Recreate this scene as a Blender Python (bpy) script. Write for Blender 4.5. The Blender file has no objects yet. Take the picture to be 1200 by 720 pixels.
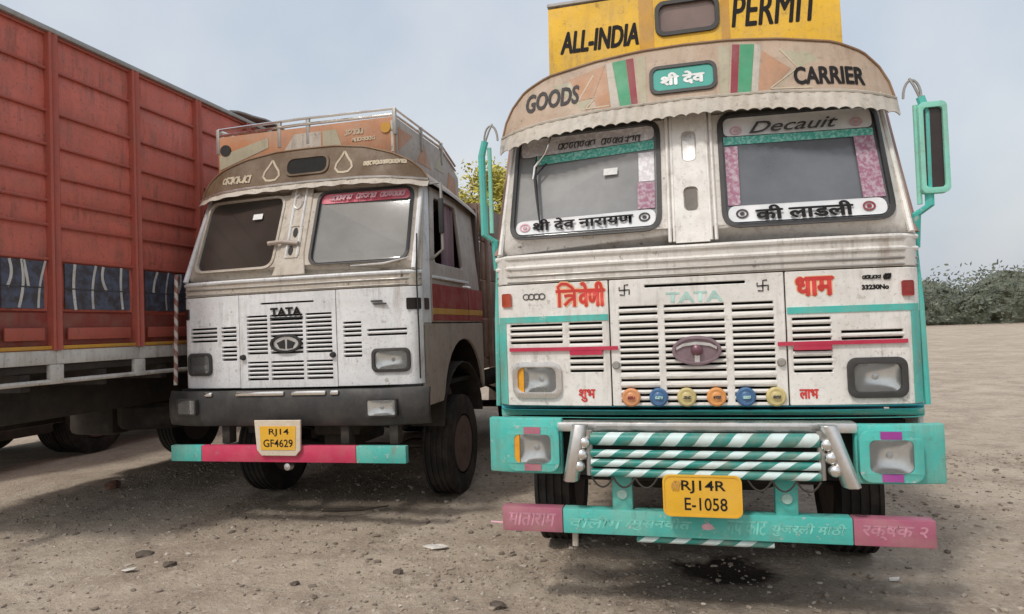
import bpy, bmesh, math, random
from math import sin, cos, pi, radians, atan2, sqrt, hypot
from mathutils import Vector, Matrix, noise
from mathutils.geometry import tessellate_polygon
random.seed(7)
SC = bpy.context.scene
COL = SC.collection

# ------------------------------------------------------------------ camera
cam_d = bpy.data.cameras.new('camera')
cam = bpy.data.objects.new('camera', cam_d)
COL.objects.link(cam)
cam_d.sensor_fit = 'HORIZONTAL'
cam_d.sensor_width = 36.0
cam_d.lens = 36.0 * 780.0 / 1200.0
cam_d.clip_start = 0.05
cam_d.clip_end = 3000.0
YAW, PITCH, ROLL, EYE = radians(14), radians(1.8), radians(2.3), 1.65
_f = Vector((-sin(YAW), cos(YAW), 0)); _r = Vector((cos(YAW), sin(YAW), 0)); _u = Vector((0, 0, 1))
F = cos(PITCH) * _f + sin(PITCH) * _u
U0 = cos(PITCH) * _u - sin(PITCH) * _f
R = cos(ROLL) * _r - sin(ROLL) * U0
U = cos(ROLL) * U0 + sin(ROLL) * _r
M = Matrix((R, U, -F)).transposed().to_4x4()
M.translation = Vector((0, 0, EYE))
cam.matrix_world = M
SC.camera = cam

# ------------------------------------------------------------------ light
SUN = Vector((-0.35, -0.75, 1.10)).normalized()          # towards the sun: high, in front of the trucks and a little left
world = bpy.data.worlds.new('World'); SC.world = world; world.use_nodes = True
wn = world.node_tree; wn.nodes.clear()
w_out = wn.nodes.new('ShaderNodeOutputWorld')
w_sky = wn.nodes.new('ShaderNodeTexSky'); w_sky.sky_type = 'NISHITA'; w_sky.sun_disc = False
w_sky.sun_elevation = math.asin(SUN.z); w_sky.sun_rotation = atan2(SUN.x, SUN.y)
w_sky.air_density = 1.6; w_sky.dust_density = 6.0; w_sky.ozone_density = 1.0
w_b1 = wn.nodes.new('ShaderNodeBackground'); w_b1.inputs['Strength'].default_value = 0.04
w_b2 = wn.nodes.new('ShaderNodeBackground'); w_b2.inputs['Strength'].default_value = 0.79
w_tc = wn.nodes.new('ShaderNodeTexCoord')
w_no = wn.nodes.new('ShaderNodeTexNoise'); w_no.inputs['Scale'].default_value = 3.0; w_no.inputs['Detail'].default_value = 7
w_ra = wn.nodes.new('ShaderNodeValToRGB')
w_ra.color_ramp.elements[0].position = 0.35; w_ra.color_ramp.elements[0].color = (0.56, 0.63, 0.73, 1)
w_ra.color_ramp.elements[1].position = 0.70; w_ra.color_ramp.elements[1].color = (0.78, 0.80, 0.83, 1)
w_add = wn.nodes.new('ShaderNodeAddShader')
wn.links.new(w_tc.outputs['Generated'], w_no.inputs['Vector'])
wn.links.new(w_no.outputs['Fac'], w_ra.inputs['Fac'])
wn.links.new(w_ra.outputs['Color'], w_b2.inputs['Color'])
wn.links.new(w_sky.outputs['Color'], w_b1.inputs['Color'])
wn.links.new(w_b1.outputs[0], w_add.inputs[0]); wn.links.new(w_b2.outputs[0], w_add.inputs[1])
wn.links.new(w_add.outputs[0], w_out.inputs['Surface'])

sun_d = bpy.data.lights.new('sun', 'SUN'); sun_d.energy = 1.75; sun_d.angle = radians(7); sun_d.color = (1.0, 0.965, 0.91)
sun = bpy.data.objects.new('sun', sun_d); COL.objects.link(sun)
sun.rotation_euler = SUN.to_track_quat('Z', 'Y').to_euler(); sun.location = (0, -5, 20)

SC.view_settings.view_transform = 'Standard'; SC.view_settings.look = 'None'
SC.view_settings.exposure = 0.0; SC.view_settings.gamma = 1.0

# ------------------------------------------------------------------ materials
def nodes(name):
    m = bpy.data.materials.new(name); m.use_nodes = True
    t = m.node_tree; b = t.nodes['Principled BSDF']
    return m, t, b
def N(t, kind, **kw):
    n = t.nodes.new(kind)
    for k, v in kw.items():
        if hasattr(n, k): setattr(n, k, v)
        else: n.inputs[k.replace('_', ' ')].default_value = v
    return n
def coords(t, scale=(1, 1, 1)):
    tc = N(t, 'ShaderNodeTexCoord'); mp = N(t, 'ShaderNodeMapping'); mp.inputs['Scale'].default_value = scale
    t.links.new(tc.outputs['Object'], mp.inputs['Vector']); return mp.outputs['Vector']
def noise_fac(t, scale, detail, lo, hi, stretch=(1, 1, 1), rough=0.6):
    n = N(t, 'ShaderNodeTexNoise'); n.inputs['Scale'].default_value = scale; n.inputs['Detail'].default_value = detail
    n.inputs['Roughness'].default_value = rough
    t.links.new(coords(t, stretch), n.inputs['Vector'])
    r = N(t, 'ShaderNodeMapRange'); r.inputs['From Min'].default_value = lo; r.inputs['From Max'].default_value = hi
    t.links.new(n.outputs['Fac'], r.inputs['Value'])
    return r.outputs['Result']
def mix(t, fac, a, b):
    m = N(t, 'ShaderNodeMix', data_type='RGBA')
    for s, v in (('Factor', fac), ('A', a), ('B', b)):
        sock = [i for i in m.inputs if i.name == s and (s == 'Factor' and i.type == 'VALUE' or s != 'Factor' and i.type == 'RGBA')][0]
        if isinstance(v, (int, float)): sock.default_value = v
        elif isinstance(v, (tuple, list)): sock.default_value = tuple(v) + ((1,) if len(v) == 3 else ())
        else: t.links.new(v, sock)
    return [o for o in m.outputs if o.type == 'RGBA'][0]
def mul(t, a, b):
    m = N(t, 'ShaderNodeMath', operation='MULTIPLY')
    for i, v in enumerate((a, b)):
        if isinstance(v, (int, float)): m.inputs[i].default_value = v
        else: t.links.new(v, m.inputs[i])
    return m.outputs[0]
DUST = (0.36, 0.29, 0.22)
def paint(name, col, dirt=0.35, rough=0.5, chip=0.0, chipcol=(0.10, 0.055, 0.035), streak=0.25, metal=0.0, dust=DUST, bump=0.3, spec=0.4):
    """hand painted sheet metal: patchy colour, dust, rain streaks, chips"""
    m, t, b = nodes(name)
    c2 = tuple(min(1, c * 1.12) for c in col); c1 = tuple(c * 0.86 for c in col)
    c = mix(t, noise_fac(t, 2.3, 5, 0.3, 0.7), c1, c2)
    c = mix(t, mul(t, noise_fac(t, 4.5, 10, 0.44, 0.70, rough=0.68), dirt), c, dust)
    if streak:
        c = mix(t, mul(t, mul(t, noise_fac(t, 17, 7, 0.48, 0.76, (1, 1, 0.11), 0.7), noise_fac(t, 2.6, 3, 0.40, 0.62)), min(1, streak * 1.9)), c, tuple(x * 0.5 for x in dust))
        c = mix(t, mul(t, noise_fac(t, 42, 6, 0.56, 0.72), streak * 0.9), c, tuple(x * 0.4 for x in dust))
    if chip:
        f = noise_fac(t, 13, 12, 0.595, 0.625, rough=0.78); c = mix(t, mul(t, f, min(1, chip * 1.2)), c, chipcol)
        c = mix(t, mul(t, noise_fac(t, 6.5, 8, 0.58, 0.72, (1, 1, 0.28), 0.7), min(0.7, chip)), c, (0.27, 0.155, 0.085))
    t.links.new(c, b.inputs['Base Color'])
    b.inputs['Roughness'].default_value = rough; b.inputs['Metallic'].default_value = metal
    b.inputs['Specular IOR Level'].default_value = spec
    rr = N(t, 'ShaderNodeMapRange'); rr.inputs['To Min'].default_value = max(0, rough - 0.12); rr.inputs['To Max'].default_value = min(1, rough + 0.25)
    t.links.new(noise_fac(t, 7, 6, 0.3, 0.75), rr.inputs['Value']); t.links.new(rr.outputs['Result'], b.inputs['Roughness'])
    if bump:
        nb = N(t, 'ShaderNodeTexNoise'); nb.inputs['Scale'].default_value = 4; nb.inputs['Detail'].default_value = 6; nb.inputs['Roughness'].default_value = 0.5
        t.links.new(coords(t), nb.inputs['Vector'])
        bp = N(t, 'ShaderNodeBump'); bp.inputs['Strength'].default_value = bump; bp.inputs['Distance'].default_value = 0.03
        t.links.new(nb.outputs['Fac'], bp.inputs['Height']); t.links.new(bp.outputs['Normal'], b.inputs['Normal'])
    return m
def plain(name, col, rough=0.6, metal=0.0):
    m, t, b = nodes(name)
    c = mix(t, noise_fac(t, 14, 5, 0.3, 0.7), tuple(x * 0.8 for x in col), tuple(min(1, x * 1.15) for x in col))
    t.links.new(c, b.inputs['Base Color']); b.inputs['Roughness'].default_value = rough; b.inputs['Metallic'].default_value = metal
    if 'sign' in name: b.inputs['Specular IOR Level'].default_value = 0.1
    return m
def glass(name, dusty, dustcol, tint=(0.9, 0.93, 0.95)):
    m, t, b = nodes(name); t.nodes.remove(b)
    out = t.nodes['Material Output']
    tr = N(t, 'ShaderNodeBsdfTransparent'); tr.inputs['Color'].default_value = tint + (1,)
    gl = N(t, 'ShaderNodeBsdfGlossy'); gl.inputs['Roughness'].default_value = 0.06
    df = N(t, 'ShaderNodeBsdfDiffuse'); df.inputs['Color'].default_value = dustcol + (1,)
    fr = N(t, 'ShaderNodeFresnel'); fr.inputs['IOR'].default_value = 1.5
    m1 = N(t, 'ShaderNodeMixShader'); m2 = N(t, 'ShaderNodeMixShader')
    rr = N(t, 'ShaderNodeMapRange'); rr.inputs['To Min'].default_value = dusty * 0.8; rr.inputs['To Max'].default_value = min(1, dusty * 1.2)
    t.links.new(noise_fac(t, 3.5, 5, 0.3, 0.7), rr.inputs['Value'])
    t.links.new(rr.outputs['Result'], m1.inputs[0]); t.links.new(tr.outputs[0], m1.inputs[1]); t.links.new(df.outputs[0], m1.inputs[2])
    t.links.new(fr.outputs[0], m2.inputs[0]); t.links.new(m1.outputs[0], m2.inputs[1]); t.links.new(gl.outputs[0], m2.inputs[2])
    t.links.new(m2.outputs[0], out.inputs['Surface'])
    return m
def spiral(name, ca, cb, pitch):
    """a round bar wound with two colours of tape, its axis along the object's X"""
    m, t, b = nodes(name)
    tc = N(t, 'ShaderNodeTexCoord'); sp = N(t, 'ShaderNodeSeparateXYZ'); t.links.new(tc.outputs['Object'], sp.inputs[0])
    at = N(t, 'ShaderNodeMath', operation='ARCTAN2'); t.links.new(sp.outputs['Z'], at.inputs[0]); t.links.new(sp.outputs['Y'], at.inputs[1])
    a1 = mul(t, at.outputs[0], 1 / (2 * pi)); a2 = mul(t, sp.outputs['X'], 1 / pitch)
    ad = N(t, 'ShaderNodeMath', operation='ADD'); t.links.new(a1, ad.inputs[0]); t.links.new(a2, ad.inputs[1])
    fr = N(t, 'ShaderNodeMath', operation='FRACT'); t.links.new(ad.outputs[0], fr.inputs[0])
    gt = N(t, 'ShaderNodeMath', operation='GREATER_THAN'); t.links.new(fr.outputs[0], gt.inputs[0]); gt.inputs[1].default_value = 0.52
    c = mix(t, gt.outputs[0], ca, cb)
    c = mix(t, mul(t, noise_fac(t, 12, 7, 0.45, 0.75), 0.45), c, DUST)
    t.links.new(c, b.inputs['Base Color']); b.inputs['Roughness'].default_value = 0.35
    return m
def speckle(name, ca, cb, scale=70, lo=0.45, hi=0.6):
    m, t, b = nodes(name)
    c = mix(t, noise_fac(t, scale, 3, lo, hi), ca, cb)
    t.links.new(c, b.inputs['Base Color']); b.inputs['Roughness'].default_value = 0.6
    return m

WHITE_R = paint('cream_white_paint', (0.79, 0.765, 0.725), dirt=0.30, streak=0.34, chip=0.35, chipcol=(0.22, 0.15, 0.11))
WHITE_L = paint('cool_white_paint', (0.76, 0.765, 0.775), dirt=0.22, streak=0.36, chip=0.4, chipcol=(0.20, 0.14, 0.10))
TRIM_R = paint('pillar_cream_paint', (0.68, 0.645, 0.60), dirt=0.36, streak=0.4, chip=0.5)
TRIM_L = paint('pillar_beige_paint', (0.53, 0.475, 0.405), dirt=0.5, streak=0.55, chip=0.8)
CHROME = paint('dull_bright_metal', (0.72, 0.70, 0.68), dirt=0.3, rough=0.28, metal=0.85, streak=0.2)
BRIGHT = paint('bright_metal', (0.85, 0.84, 0.82), dirt=0.12, rough=0.14, metal=1.0, streak=0.1, bump=0)
STEEL = paint('grey_steel', (0.36, 0.35, 0.33), dirt=0.4, rough=0.45, metal=0.5)
VENT_D = paint('dark_vent_metal', (0.13, 0.12, 0.11), dirt=0.3)
TEAL = paint('teal_paint', (0.08, 0.49, 0.43), dirt=0.34, streak=0.35, chip=0.8, chipcol=(0.5, 0.48, 0.44))
TEALB = paint('turquoise_blue_paint', (0.05, 0.40, 0.46), dirt=0.12, streak=0.15)
MINT = paint('mint_paint', (0.24, 0.62, 0.50), dirt=0.3)
GREEN = paint('leaf_green_paint', (0.05, 0.30, 0.15), dirt=0.15)
CRIMSON = paint('crimson_paint', (0.50, 0.025, 0.07), dirt=0.12, streak=0.1)
MAROON = paint('maroon_paint', (0.25, 0.03, 0.045), dirt=0.2)
REDLET = paint('red_sign_paint', (0.56, 0.04, 0.035), dirt=0.06, streak=0.0, bump=0)
ORANGELET = paint('orange_sign_paint', (0.80, 0.42, 0.22), dirt=0.1, streak=0.0, bump=0)  # orange edge painted behind the red letters
PINK_R = paint('dusty_pink_paint', (0.42, 0.12, 0.19), dirt=0.5, streak=0.3)
PINK_L = paint('hot_pink_paint', (0.62, 0.045, 0.12), dirt=0.22, streak=0.25, chip=0.4, chipcol=(0.30, 0.22, 0.2))
PURPLE = paint('purple_paint', (0.34, 0.05, 0.30), dirt=0.15)
TAN = paint('tan_visor_paint', (0.47, 0.36, 0.27), dirt=0.4, streak=0.35, chip=0.35, dust=(0.33, 0.20, 0.12))
SAGE = paint('sage_paint', (0.42, 0.38, 0.27), dirt=0.3, streak=0.3)
ORANGE = paint('faded_orange_paint', (0.47, 0.215, 0.11), dirt=0.6, streak=0.3)
ORANGE_V = paint('faded_visor_orange', (0.46, 0.25, 0.145), dirt=0.5, streak=0.4)
RIMB = paint('brown_rim_paint', (0.26, 0.15, 0.08), dirt=0.4)
PILLAR_B = paint('worn_pink_brown_paint', (0.34, 0.19, 0.16), dirt=0.4, streak=0.4, chip=0.6, chipcol=(0.5, 0.45, 0.4))
FRINGE = paint('cream_fringe', (0.50, 0.455, 0.39), dirt=0.55, streak=0.5, chip=0.3)
BROWN = paint('brown_visor_paint', (0.125, 0.075, 0.038), dirt=0.3, streak=0.3, chip=0.25)
CREAMLET = paint('cream_sign_paint', (0.55, 0.46, 0.33), dirt=0.25, bump=0)
YELLOW = paint('yellow_board_paint', (0.80, 0.47, 0.025), dirt=0.24, streak=0.35, chip=0.3)
YELLOWLET = paint('yellow_plate_paint', (0.80, 0.44, 0.03), dirt=0.18, streak=0.1)
PALEFRAME = paint('pale_plate_surround', (0.68, 0.58, 0.46), dirt=0.3)
BLACKLET = plain('black_sign_paint', (0.022, 0.02, 0.02), 0.6)
GREYLET = plain('grey_sign_paint', (0.085, 0.08, 0.08), 0.7)
FAINT = plain('worn_mint_sign_paint', (0.20, 0.56, 0.48), 0.7)
FAINTP = plain('worn_pink_sign_paint', (0.52, 0.24, 0.30), 0.7)
WHITELET = plain('white_sign_paint', (0.80, 0.80, 0.78), 0.6)
PALELET = plain('pale_sign_paint', (0.42, 0.62, 0.56), 0.7)
PINKLET = plain('pale_pink_sign_paint', (0.66, 0.40, 0.45), 0.7)
RUBBER = plain('black_rubber', (0.025, 0.024, 0.024), 0.7)
GASKET = plain('windscreen_gasket', (0.045, 0.042, 0.04), 0.55)
BLACK = paint('black_bumper_paint', (0.035, 0.034, 0.034), dirt=0.28, rough=0.45, streak=0.2, dust=(0.16, 0.14, 0.12))
VOID = plain('dark_inside', (0.012, 0.011, 0.010), 0.9)
INTERIOR = plain('cab_inside_lining', (0.07, 0.045, 0.035), 0.8)
SEAT = plain('maroon_seat_cloth', (0.10, 0.025, 0.025), 0.9)
UNDER = paint('oily_chassis', (0.035, 0.030, 0.026), dirt=0.4, dust=(0.11, 0.085, 0.065), rough=0.7)
TYRE = paint('dusty_tyre', (0.028, 0.026, 0.025), dirt=0.5, dust=(0.12, 0.095, 0.075), rough=0.8, spec=0.2)
RIM = paint('rusty_rim', (0.115, 0.075, 0.065), dirt=0.5, dust=(0.17, 0.13, 0.10), rough=0.7)
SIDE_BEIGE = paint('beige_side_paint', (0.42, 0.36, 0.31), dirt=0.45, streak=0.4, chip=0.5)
SIDE_RED = paint('door_red_paint', (0.30, 0.025, 0.022), dirt=0.25, streak=0.3)
MUSTARD = paint('mustard_stripe', (0.58, 0.30, 0.04), dirt=0.3)
GLASS_R = glass('dusty_windscreen_glass', 0.72, (0.185, 0.195, 0.215))
GLASS_R2 = glass('pale_dusty_windscreen_glass', 0.78, (0.33, 0.335, 0.34))
GLASS_LD = glass('clear_windscreen_glass', 0.30, (0.17, 0.145, 0.125), (0.70, 0.66, 0.62))
GLASS_LG = glass('dull_windscreen_glass', 0.80, (0.245, 0.245, 0.24))
LAMPMETAL = plain('lamp_reflector_metal', (0.96, 0.96, 0.95), 0.24, 1.0)
GLASS_C = glass('lamp_glass', 0.13, (0.72, 0.72, 0.70), (0.97, 0.98, 0.98))
GLASS_T = glass('teal_painted_glass', 0.95, (0.10, 0.42, 0.35))
GLASS_B = glass('brown_dusty_glass', 0.85, (0.25, 0.18, 0.16))
LENS = None
def lens(name, a, b_):
    m, t, b = nodes(name)
    v = N(t, 'ShaderNodeTexVoronoi'); v.inputs['Scale'].default_value = 9; t.links.new(coords(t, (1, 1, 2.2)), v.inputs['Vector'])
    c = mix(t, v.outputs['Distance'], a, b_)
    t.links.new(c, b.inputs['Base Color']); b.inputs['Roughness'].default_value = 0.12; b.inputs['Metallic'].default_value = 0.75
    w = N(t, 'ShaderNodeTexWave'); w.inputs['Scale'].default_value = 40; t.links.new(coords(t), w.inputs['Vector'])
    bp = N(t, 'ShaderNodeBump'); bp.inputs['Strength'].default_value = 0.25; bp.inputs['Distance'].default_value = 0.01
    t.links.new(w.outputs['Fac'], bp.inputs['Height']); t.links.new(bp.outputs['Normal'], b.inputs['Normal'])
    b.inputs['Coat Weight'].default_value = 1.0; b.inputs['Coat Roughness'].default_value = 0.04
    return m
LENS = lens('lamp_lens', (0.92, 0.92, 0.92), (0.16, 0.16, 0.17))
AMBER = plain('amber_lens', (0.80, 0.36, 0.03), 0.2)
MARKER = plain('red_orange_reflector', (0.42, 0.07, 0.03), 0.25)
MARKER_B = plain('dark_reflector', (0.035, 0.022, 0.02), 0.3)
BAND = speckle('white_sticker', (0.70, 0.72, 0.73), (0.80, 0.80, 0.81), 8)
BAND_TEAL = speckle('teal_glitter_sticker', (0.07, 0.40, 0.32), (0.30, 0.62, 0.54), 60)
BAND_PINK = speckle('pink_lace_sticker', (0.32, 0.13, 0.20), (0.46, 0.36, 0.41), 45, 0.42, 0.62)
BAND_PALE = speckle('pale_lace_sticker', (0.66, 0.62, 0.65), (0.84, 0.83, 0.84), 40)
BAND_ROSE = speckle('rose_sticker', (0.62, 0.12, 0.17), (0.70, 0.22, 0.27), 12)
BADGE = plain('mauve_metal_badge', (0.25, 0.175, 0.195), 0.35, 0.3)
BADGE_D = plain('dark_mauve_metal', (0.16, 0.07, 0.09), 0.35, 0.3)
D_ORANGE = plain('orange_reflector_disc', (0.66, 0.29, 0.09), 0.35)
D_PEACH = plain('peach_reflector_disc', (0.62, 0.27, 0.12), 0.35)
D_BLUE = plain('blue_reflector_disc', (0.06, 0.14, 0.28), 0.3)
D_CREAM = plain('straw_reflector_disc', (0.55, 0.45, 0.20), 0.35)
SPIRAL = spiral('teal_white_tape', (0.025, 0.235, 0.20), (0.60, 0.72, 0.71), 0.172)
SPIRAL_RW = spiral('red_white_tape', (0.24, 0.10, 0.085), (0.50, 0.46, 0.42), 0.12)
RED_BODY = paint('red_oxide_body_paint', (0.60, 0.155, 0.112), dirt=0.34, streak=0.55, chip=0.5, chipcol=(0.20, 0.09, 0.07), rough=0.55, dust=(0.30, 0.16, 0.12))
RED_POST = paint('red_oxide_post_paint', (0.42, 0.098, 0.068), dirt=0.2, streak=0.3, chip=0.3, dust=(0.28, 0.15, 0.11))
RED_DARK = paint('dark_red_board_paint', (0.26, 0.05, 0.038), dirt=0.3, streak=0.3)
MURAL = speckle('blue_black_mural', (0.055, 0.048, 0.052), (0.085, 0.10, 0.15), 12, 0.4, 0.6)
RAILW = paint('grey_white_rail_paint', (0.62, 0.60, 0.56), dirt=0.4, streak=0.5, chip=0.4)
TARP = paint('grey_tarpaulin', (0.30, 0.28, 0.26), dirt=0.4, rough=0.8)
CARGO = paint('dull_brown_cargo_paint', (0.22, 0.13, 0.10), dirt=0.5, streak=0.4)
CLOTH = paint('mauve_cloth', (0.26, 0.17, 0.20), dirt=0.3, rough=0.9)

# ------------------------------------------------------------------ mesh helpers
class MB:
    def __init__(s): s.v = []; s.f = []
    def add(s, vs, fs):
        o = len(s.v); s.v += [tuple(p) for p in vs]; s.f += [tuple(i + o for i in q) for q in fs]; return s
    def box(s, x0, x1, y0, y1, z0, z1):
        return s.add([(x, y, z) for z in (z0, z1) for y in (y0, y1) for x in (x0, x1)],
                     [(0, 2, 3, 1), (4, 5, 7, 6), (0, 1, 5, 4), (2, 6, 7, 3), (0, 4, 6, 2), (1, 3, 7, 5)])
    def ring_tube(s, rings, close=True, caps=True):
        n = len(rings[0]); vs = [p for r in rings for p in r]; fs = []
        for i in range(len(rings) - 1):
            for j in range(n if close else n - 1):
                k = (j + 1) % n; fs.append((i * n + j, i * n + k, (i + 1) * n + k, (i + 1) * n + j))
        if caps: fs.append(tuple(range(n))[::-1]); fs.append(tuple((len(rings) - 1) * n + j for j in range(n)))
        return s.add(vs, fs)
    def tube(s, pts, r, n=8, closed=False):
        pts = [Vector(p) for p in pts]; rings = []
        m = len(pts); prev = None
        for i, p in enumerate(pts):
            a = pts[(i - 1) % m] if closed or i > 0 else p; b = pts[(i + 1) % m] if closed or i < m - 1 else p
            d = (b - a).normalized()
            if prev is None:
                x = d.orthogonal().normalized()
            else:
                x = (prev - d * prev.dot(d)).normalized()
            prev = x; y = d.cross(x); rr = r[i] if isinstance(r, (list, tuple)) else r
            rings.append([p + x * (rr * cos(2 * pi * j / n)) + y * (rr * sin(2 * pi * j / n)) for j in range(n)])
        if closed: rings.append(rings[0])
        return s.ring_tube(rings, caps=not closed)
    def lathe(s, prof, axis='X', c=(0, 0, 0), n=32, close=False):
        """prof: (along, radius)"""
        rings = []
        for a, r in prof:
            ring = []
            for j in range(n):
                t = 2 * pi * j / n; p, q = r * cos(t), r * sin(t)
                ring.append({'X': (c[0] + a, c[1] + p, c[2] + q), 'Y': (c[0] + q, c[1] + a, c[2] + p), 'Z': (c[0] + p, c[1] + q, c[2] + a)}[axis])
            rings.append(ring)
        return s.ring_tube(rings, caps=not close)
    def plate(s, outer, holes, surf, th):
        """outline with holes in (u, v), laid on surf(u, v, depth), th thick"""
        loops = [outer] + list(holes)
        tri = tessellate_polygon([[Vector((p[0], p[1], 0)) for p in l] for l in loops])
        flat = [p for l in loops for p in l]; n = len(flat)
        vs = [surf(u, v, 0.0) for u, v in flat] + [surf(u, v, th) for u, v in flat]
        fs = []
        for a, b, c in tri:
            A, B, C_ = flat[a], flat[b], flat[c]
            ar = (B[0] - A[0]) * (C_[1] - A[1]) - (C_[0] - A[0]) * (B[1] - A[1])
            if abs(ar) < 1e-12: continue
            if ar < 0: b, c = c, b
            fs.append((a, b, c)); fs.append((a + n, c + n, b + n))
        o = 0
        for l in loops:
            k = len(l)
            for i in range(k):
                j = (i + 1) % k; fs.append((o + i, o + j, o + j + n, o + i + n))
            o += k
        return s.add(vs, fs)
    def grid(s, nu, nv, fn, th=None):
        vs = [fn(i / nu, j / nv, 0.0) for j in range(nv + 1) for i in range(nu + 1)]
        w = nu + 1
        fs = [(j * w + i, j * w + i + 1, (j + 1) * w + i + 1, (j + 1) * w + i) for j in range(nv) for i in range(nu)]
        if th:
            o = len(vs); vs += [fn(i / nu, j / nv, th) for j in range(nv + 1) for i in range(nu + 1)]
            fs += [(o + j * w + i, o + (j + 1) * w + i, o + (j + 1) * w + i + 1, o + j * w + i + 1) for j in range(nv) for i in range(nu)]
            edge = [i for i in range(w)] + [j * w + nu for j in range(1, nv + 1)] + [nv * w + i for i in range(nu - 1, -1, -1)] + [j * w for j in range(nv - 1, 0, -1)]
            for a, b in zip(edge, edge[1:] + edge[:1]): fs.append((b, a, a + o, b + o))
        return s.add(vs, fs)
    def build(s, name, mat, parent=None, loc=(0, 0, 0), bevel=0.0, smooth=35, label=None, seg=2):
        me = bpy.data.meshes.new(name)
        me.from_pydata(s.v, [], s.f)
        bm = bmesh.new(); bm.from_mesh(me)
        bmesh.ops.recalc_face_normals(bm, faces=bm.faces)
        if bevel:
            es = [e for e in bm.edges if len(e.link_faces) == 2 and e.calc_face_angle(0) > 0.5]
            bmesh.ops.bevel(bm, geom=es, offset=bevel, segments=seg, profile=0.5, affect='EDGES', clamp_overlap=True)
        bm.to_mesh(me); bm.free()
        if smooth:
            me.shade_smooth(); me.set_sharp_from_angle(angle=radians(smooth))
        me.materials.append(mat)
        ob = bpy.data.objects.new(name, me); COL.objects.link(ob)
        ob.location = loc
        if parent: ob.parent = parent
        if label: ob['label'] = label
        return ob

def thing(name, label, cat, loc=(0, 0, 0), rot=(0, 0, 0), group=None):
    o = bpy.data.objects.new(name, None); COL.objects.link(o); o.empty_display_size = 0.2
    o.location = loc; o.rotation_euler = rot; o['label'] = label; o['category'] = cat
    if group: o['group'] = group
    return o
def tag(o, label, cat, group=None):
    o['label'] = label; o['category'] = cat
    if group: o['group'] = group
    return o
def rrect(x0, x1, z0, z1, r, n=5):
    pts = []
    for cx, cz, a0 in ((x1 - r, z0 + r, -pi / 2), (x1 - r, z1 - r, 0), (x0 + r, z1 - r, pi / 2), (x0 + r, z0 + r, pi)):
        for i in range(n + 1):
            a = a0 + pi / 2 * i / n; pts.append((cx + r * cos(a), cz + r * sin(a)))
    return pts
def quad_round(c, r, n=5):
    """four corners (bl, br, tr, tl) rounded"""
    out = []
    for i in range(4):
        p = Vector(c[i]); a = (Vector(c[i - 1]) - p).normalized(); b = (Vector(c[(i + 1) % 4]) - p).normalized()
        p0, p1 = p + a * r, p + b * r
        for k in range(n + 1):
            t = k / n; out.append(tuple((1 - t) ** 2 * p0 + 2 * t * (1 - t) * p + t * t * p1))
    return out
def ellipse(cx, cz, a, b, n=28): return [(cx + a * cos(2 * pi * i / n), cz + b * sin(2 * pi * i / n)) for i in range(n)]
def lerp(a, b, t): return a + (b - a) * t
def interp(tab, x):
    if x <= tab[0][0]: return tab[0][1]
    for (a, b), (c, d) in zip(tab, tab[1:]):
        if x <= c: return lerp(b, d, (x - a) / (c - a))
    return tab[-1][1]

def text(s, x0, x1, z0, z1, surf, mat, parent, name='lettering', bold=0.02, shear=0.0, off=0.002, slope=0.0, fat=0.0):
    cu = bpy.data.curves.new('text', 'FONT'); cu.body = s; cu.size = 1; cu.offset = bold; cu.shear = shear; cu.resolution_u = 3
    ob = bpy.data.objects.new('text', cu); COL.objects.link(ob)
    dg = bpy.context.evaluated_depsgraph_get()
    me = bpy.data.meshes.new_from_object(ob.evaluated_get(dg))
    bpy.data.objects.remove(ob); bpy.data.curves.remove(cu)
    xs = [v.co.x for v in me.vertices]; ys = [v.co.y for v in me.vertices]
    a0, a1, b0, b1 = min(xs), max(xs), min(ys), max(ys)
    for v in me.vertices:
        u = lerp(x0, x1, (v.co.x - a0) / (a1 - a0)); w = lerp(z0, z1, (v.co.y - b0) / (b1 - b0)) + slope * (u - x0)
        v.co = (u, w, 0)
    bm = bmesh.new()
    shifts = [(0, 0)] if not fat else [(0, 0), (fat, 0), (-fat, 0), (0, fat * 0.7), (0, -fat * 0.7)]
    for k, (du, dv) in enumerate(shifts):
        n0 = len(bm.verts); bm.from_mesh(me); bm.verts.ensure_lookup_table()
        for v in bm.verts[n0:]: v.co = surf(v.co.x + du, v.co.y + dv, -off - 0.00018 * k)
    bm.to_mesh(me); bm.free()
    me.name = name; me.materials.clear(); me.materials.append(mat)
    o = bpy.data.objects.new(name, me); COL.objects.link(o); o.parent = parent
    return o
def ribbon(m, pts, w, surf, off):
    """a flat brush stroke through (u, v) points"""
    n = len(pts); L = []
    for i, p in enumerate(pts):
        a = Vector(pts[max(0, i - 1)]); b = Vector(pts[min(n - 1, i + 1)]); d = (b - a)
        d = d.normalized() if d.length > 1e-9 else Vector((1, 0)); nn = Vector((-d.y, d.x)) * (w / 2)
        L.append((Vector(p) + nn, Vector(p) - nn))
    vs = []; 
    for a, b in L: vs += [surf(a.x, a.y, -off), surf(b.x, b.y, -off)]
    m.add(vs, [(2 * i, 2 * i + 1, 2 * i + 3, 2 * i + 2) for i in range(n - 1)])
def strokes(lines, w, surf, mat, parent, name='lettering', off=0.004):
    m = MB()
    for k, l in enumerate(lines): ribbon(m, l, w, surf, off + 0.00035 * (k % 12))
    return m.build(name, mat, parent, smooth=0)
def strip(x0, x1, z0, z1, surf, off, th=0.004, n=24):
    return MB().grid(n, 1, lambda u, v, d: surf(lerp(x0, x1, u), lerp(z0, z1, v), d - off), th)
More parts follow.
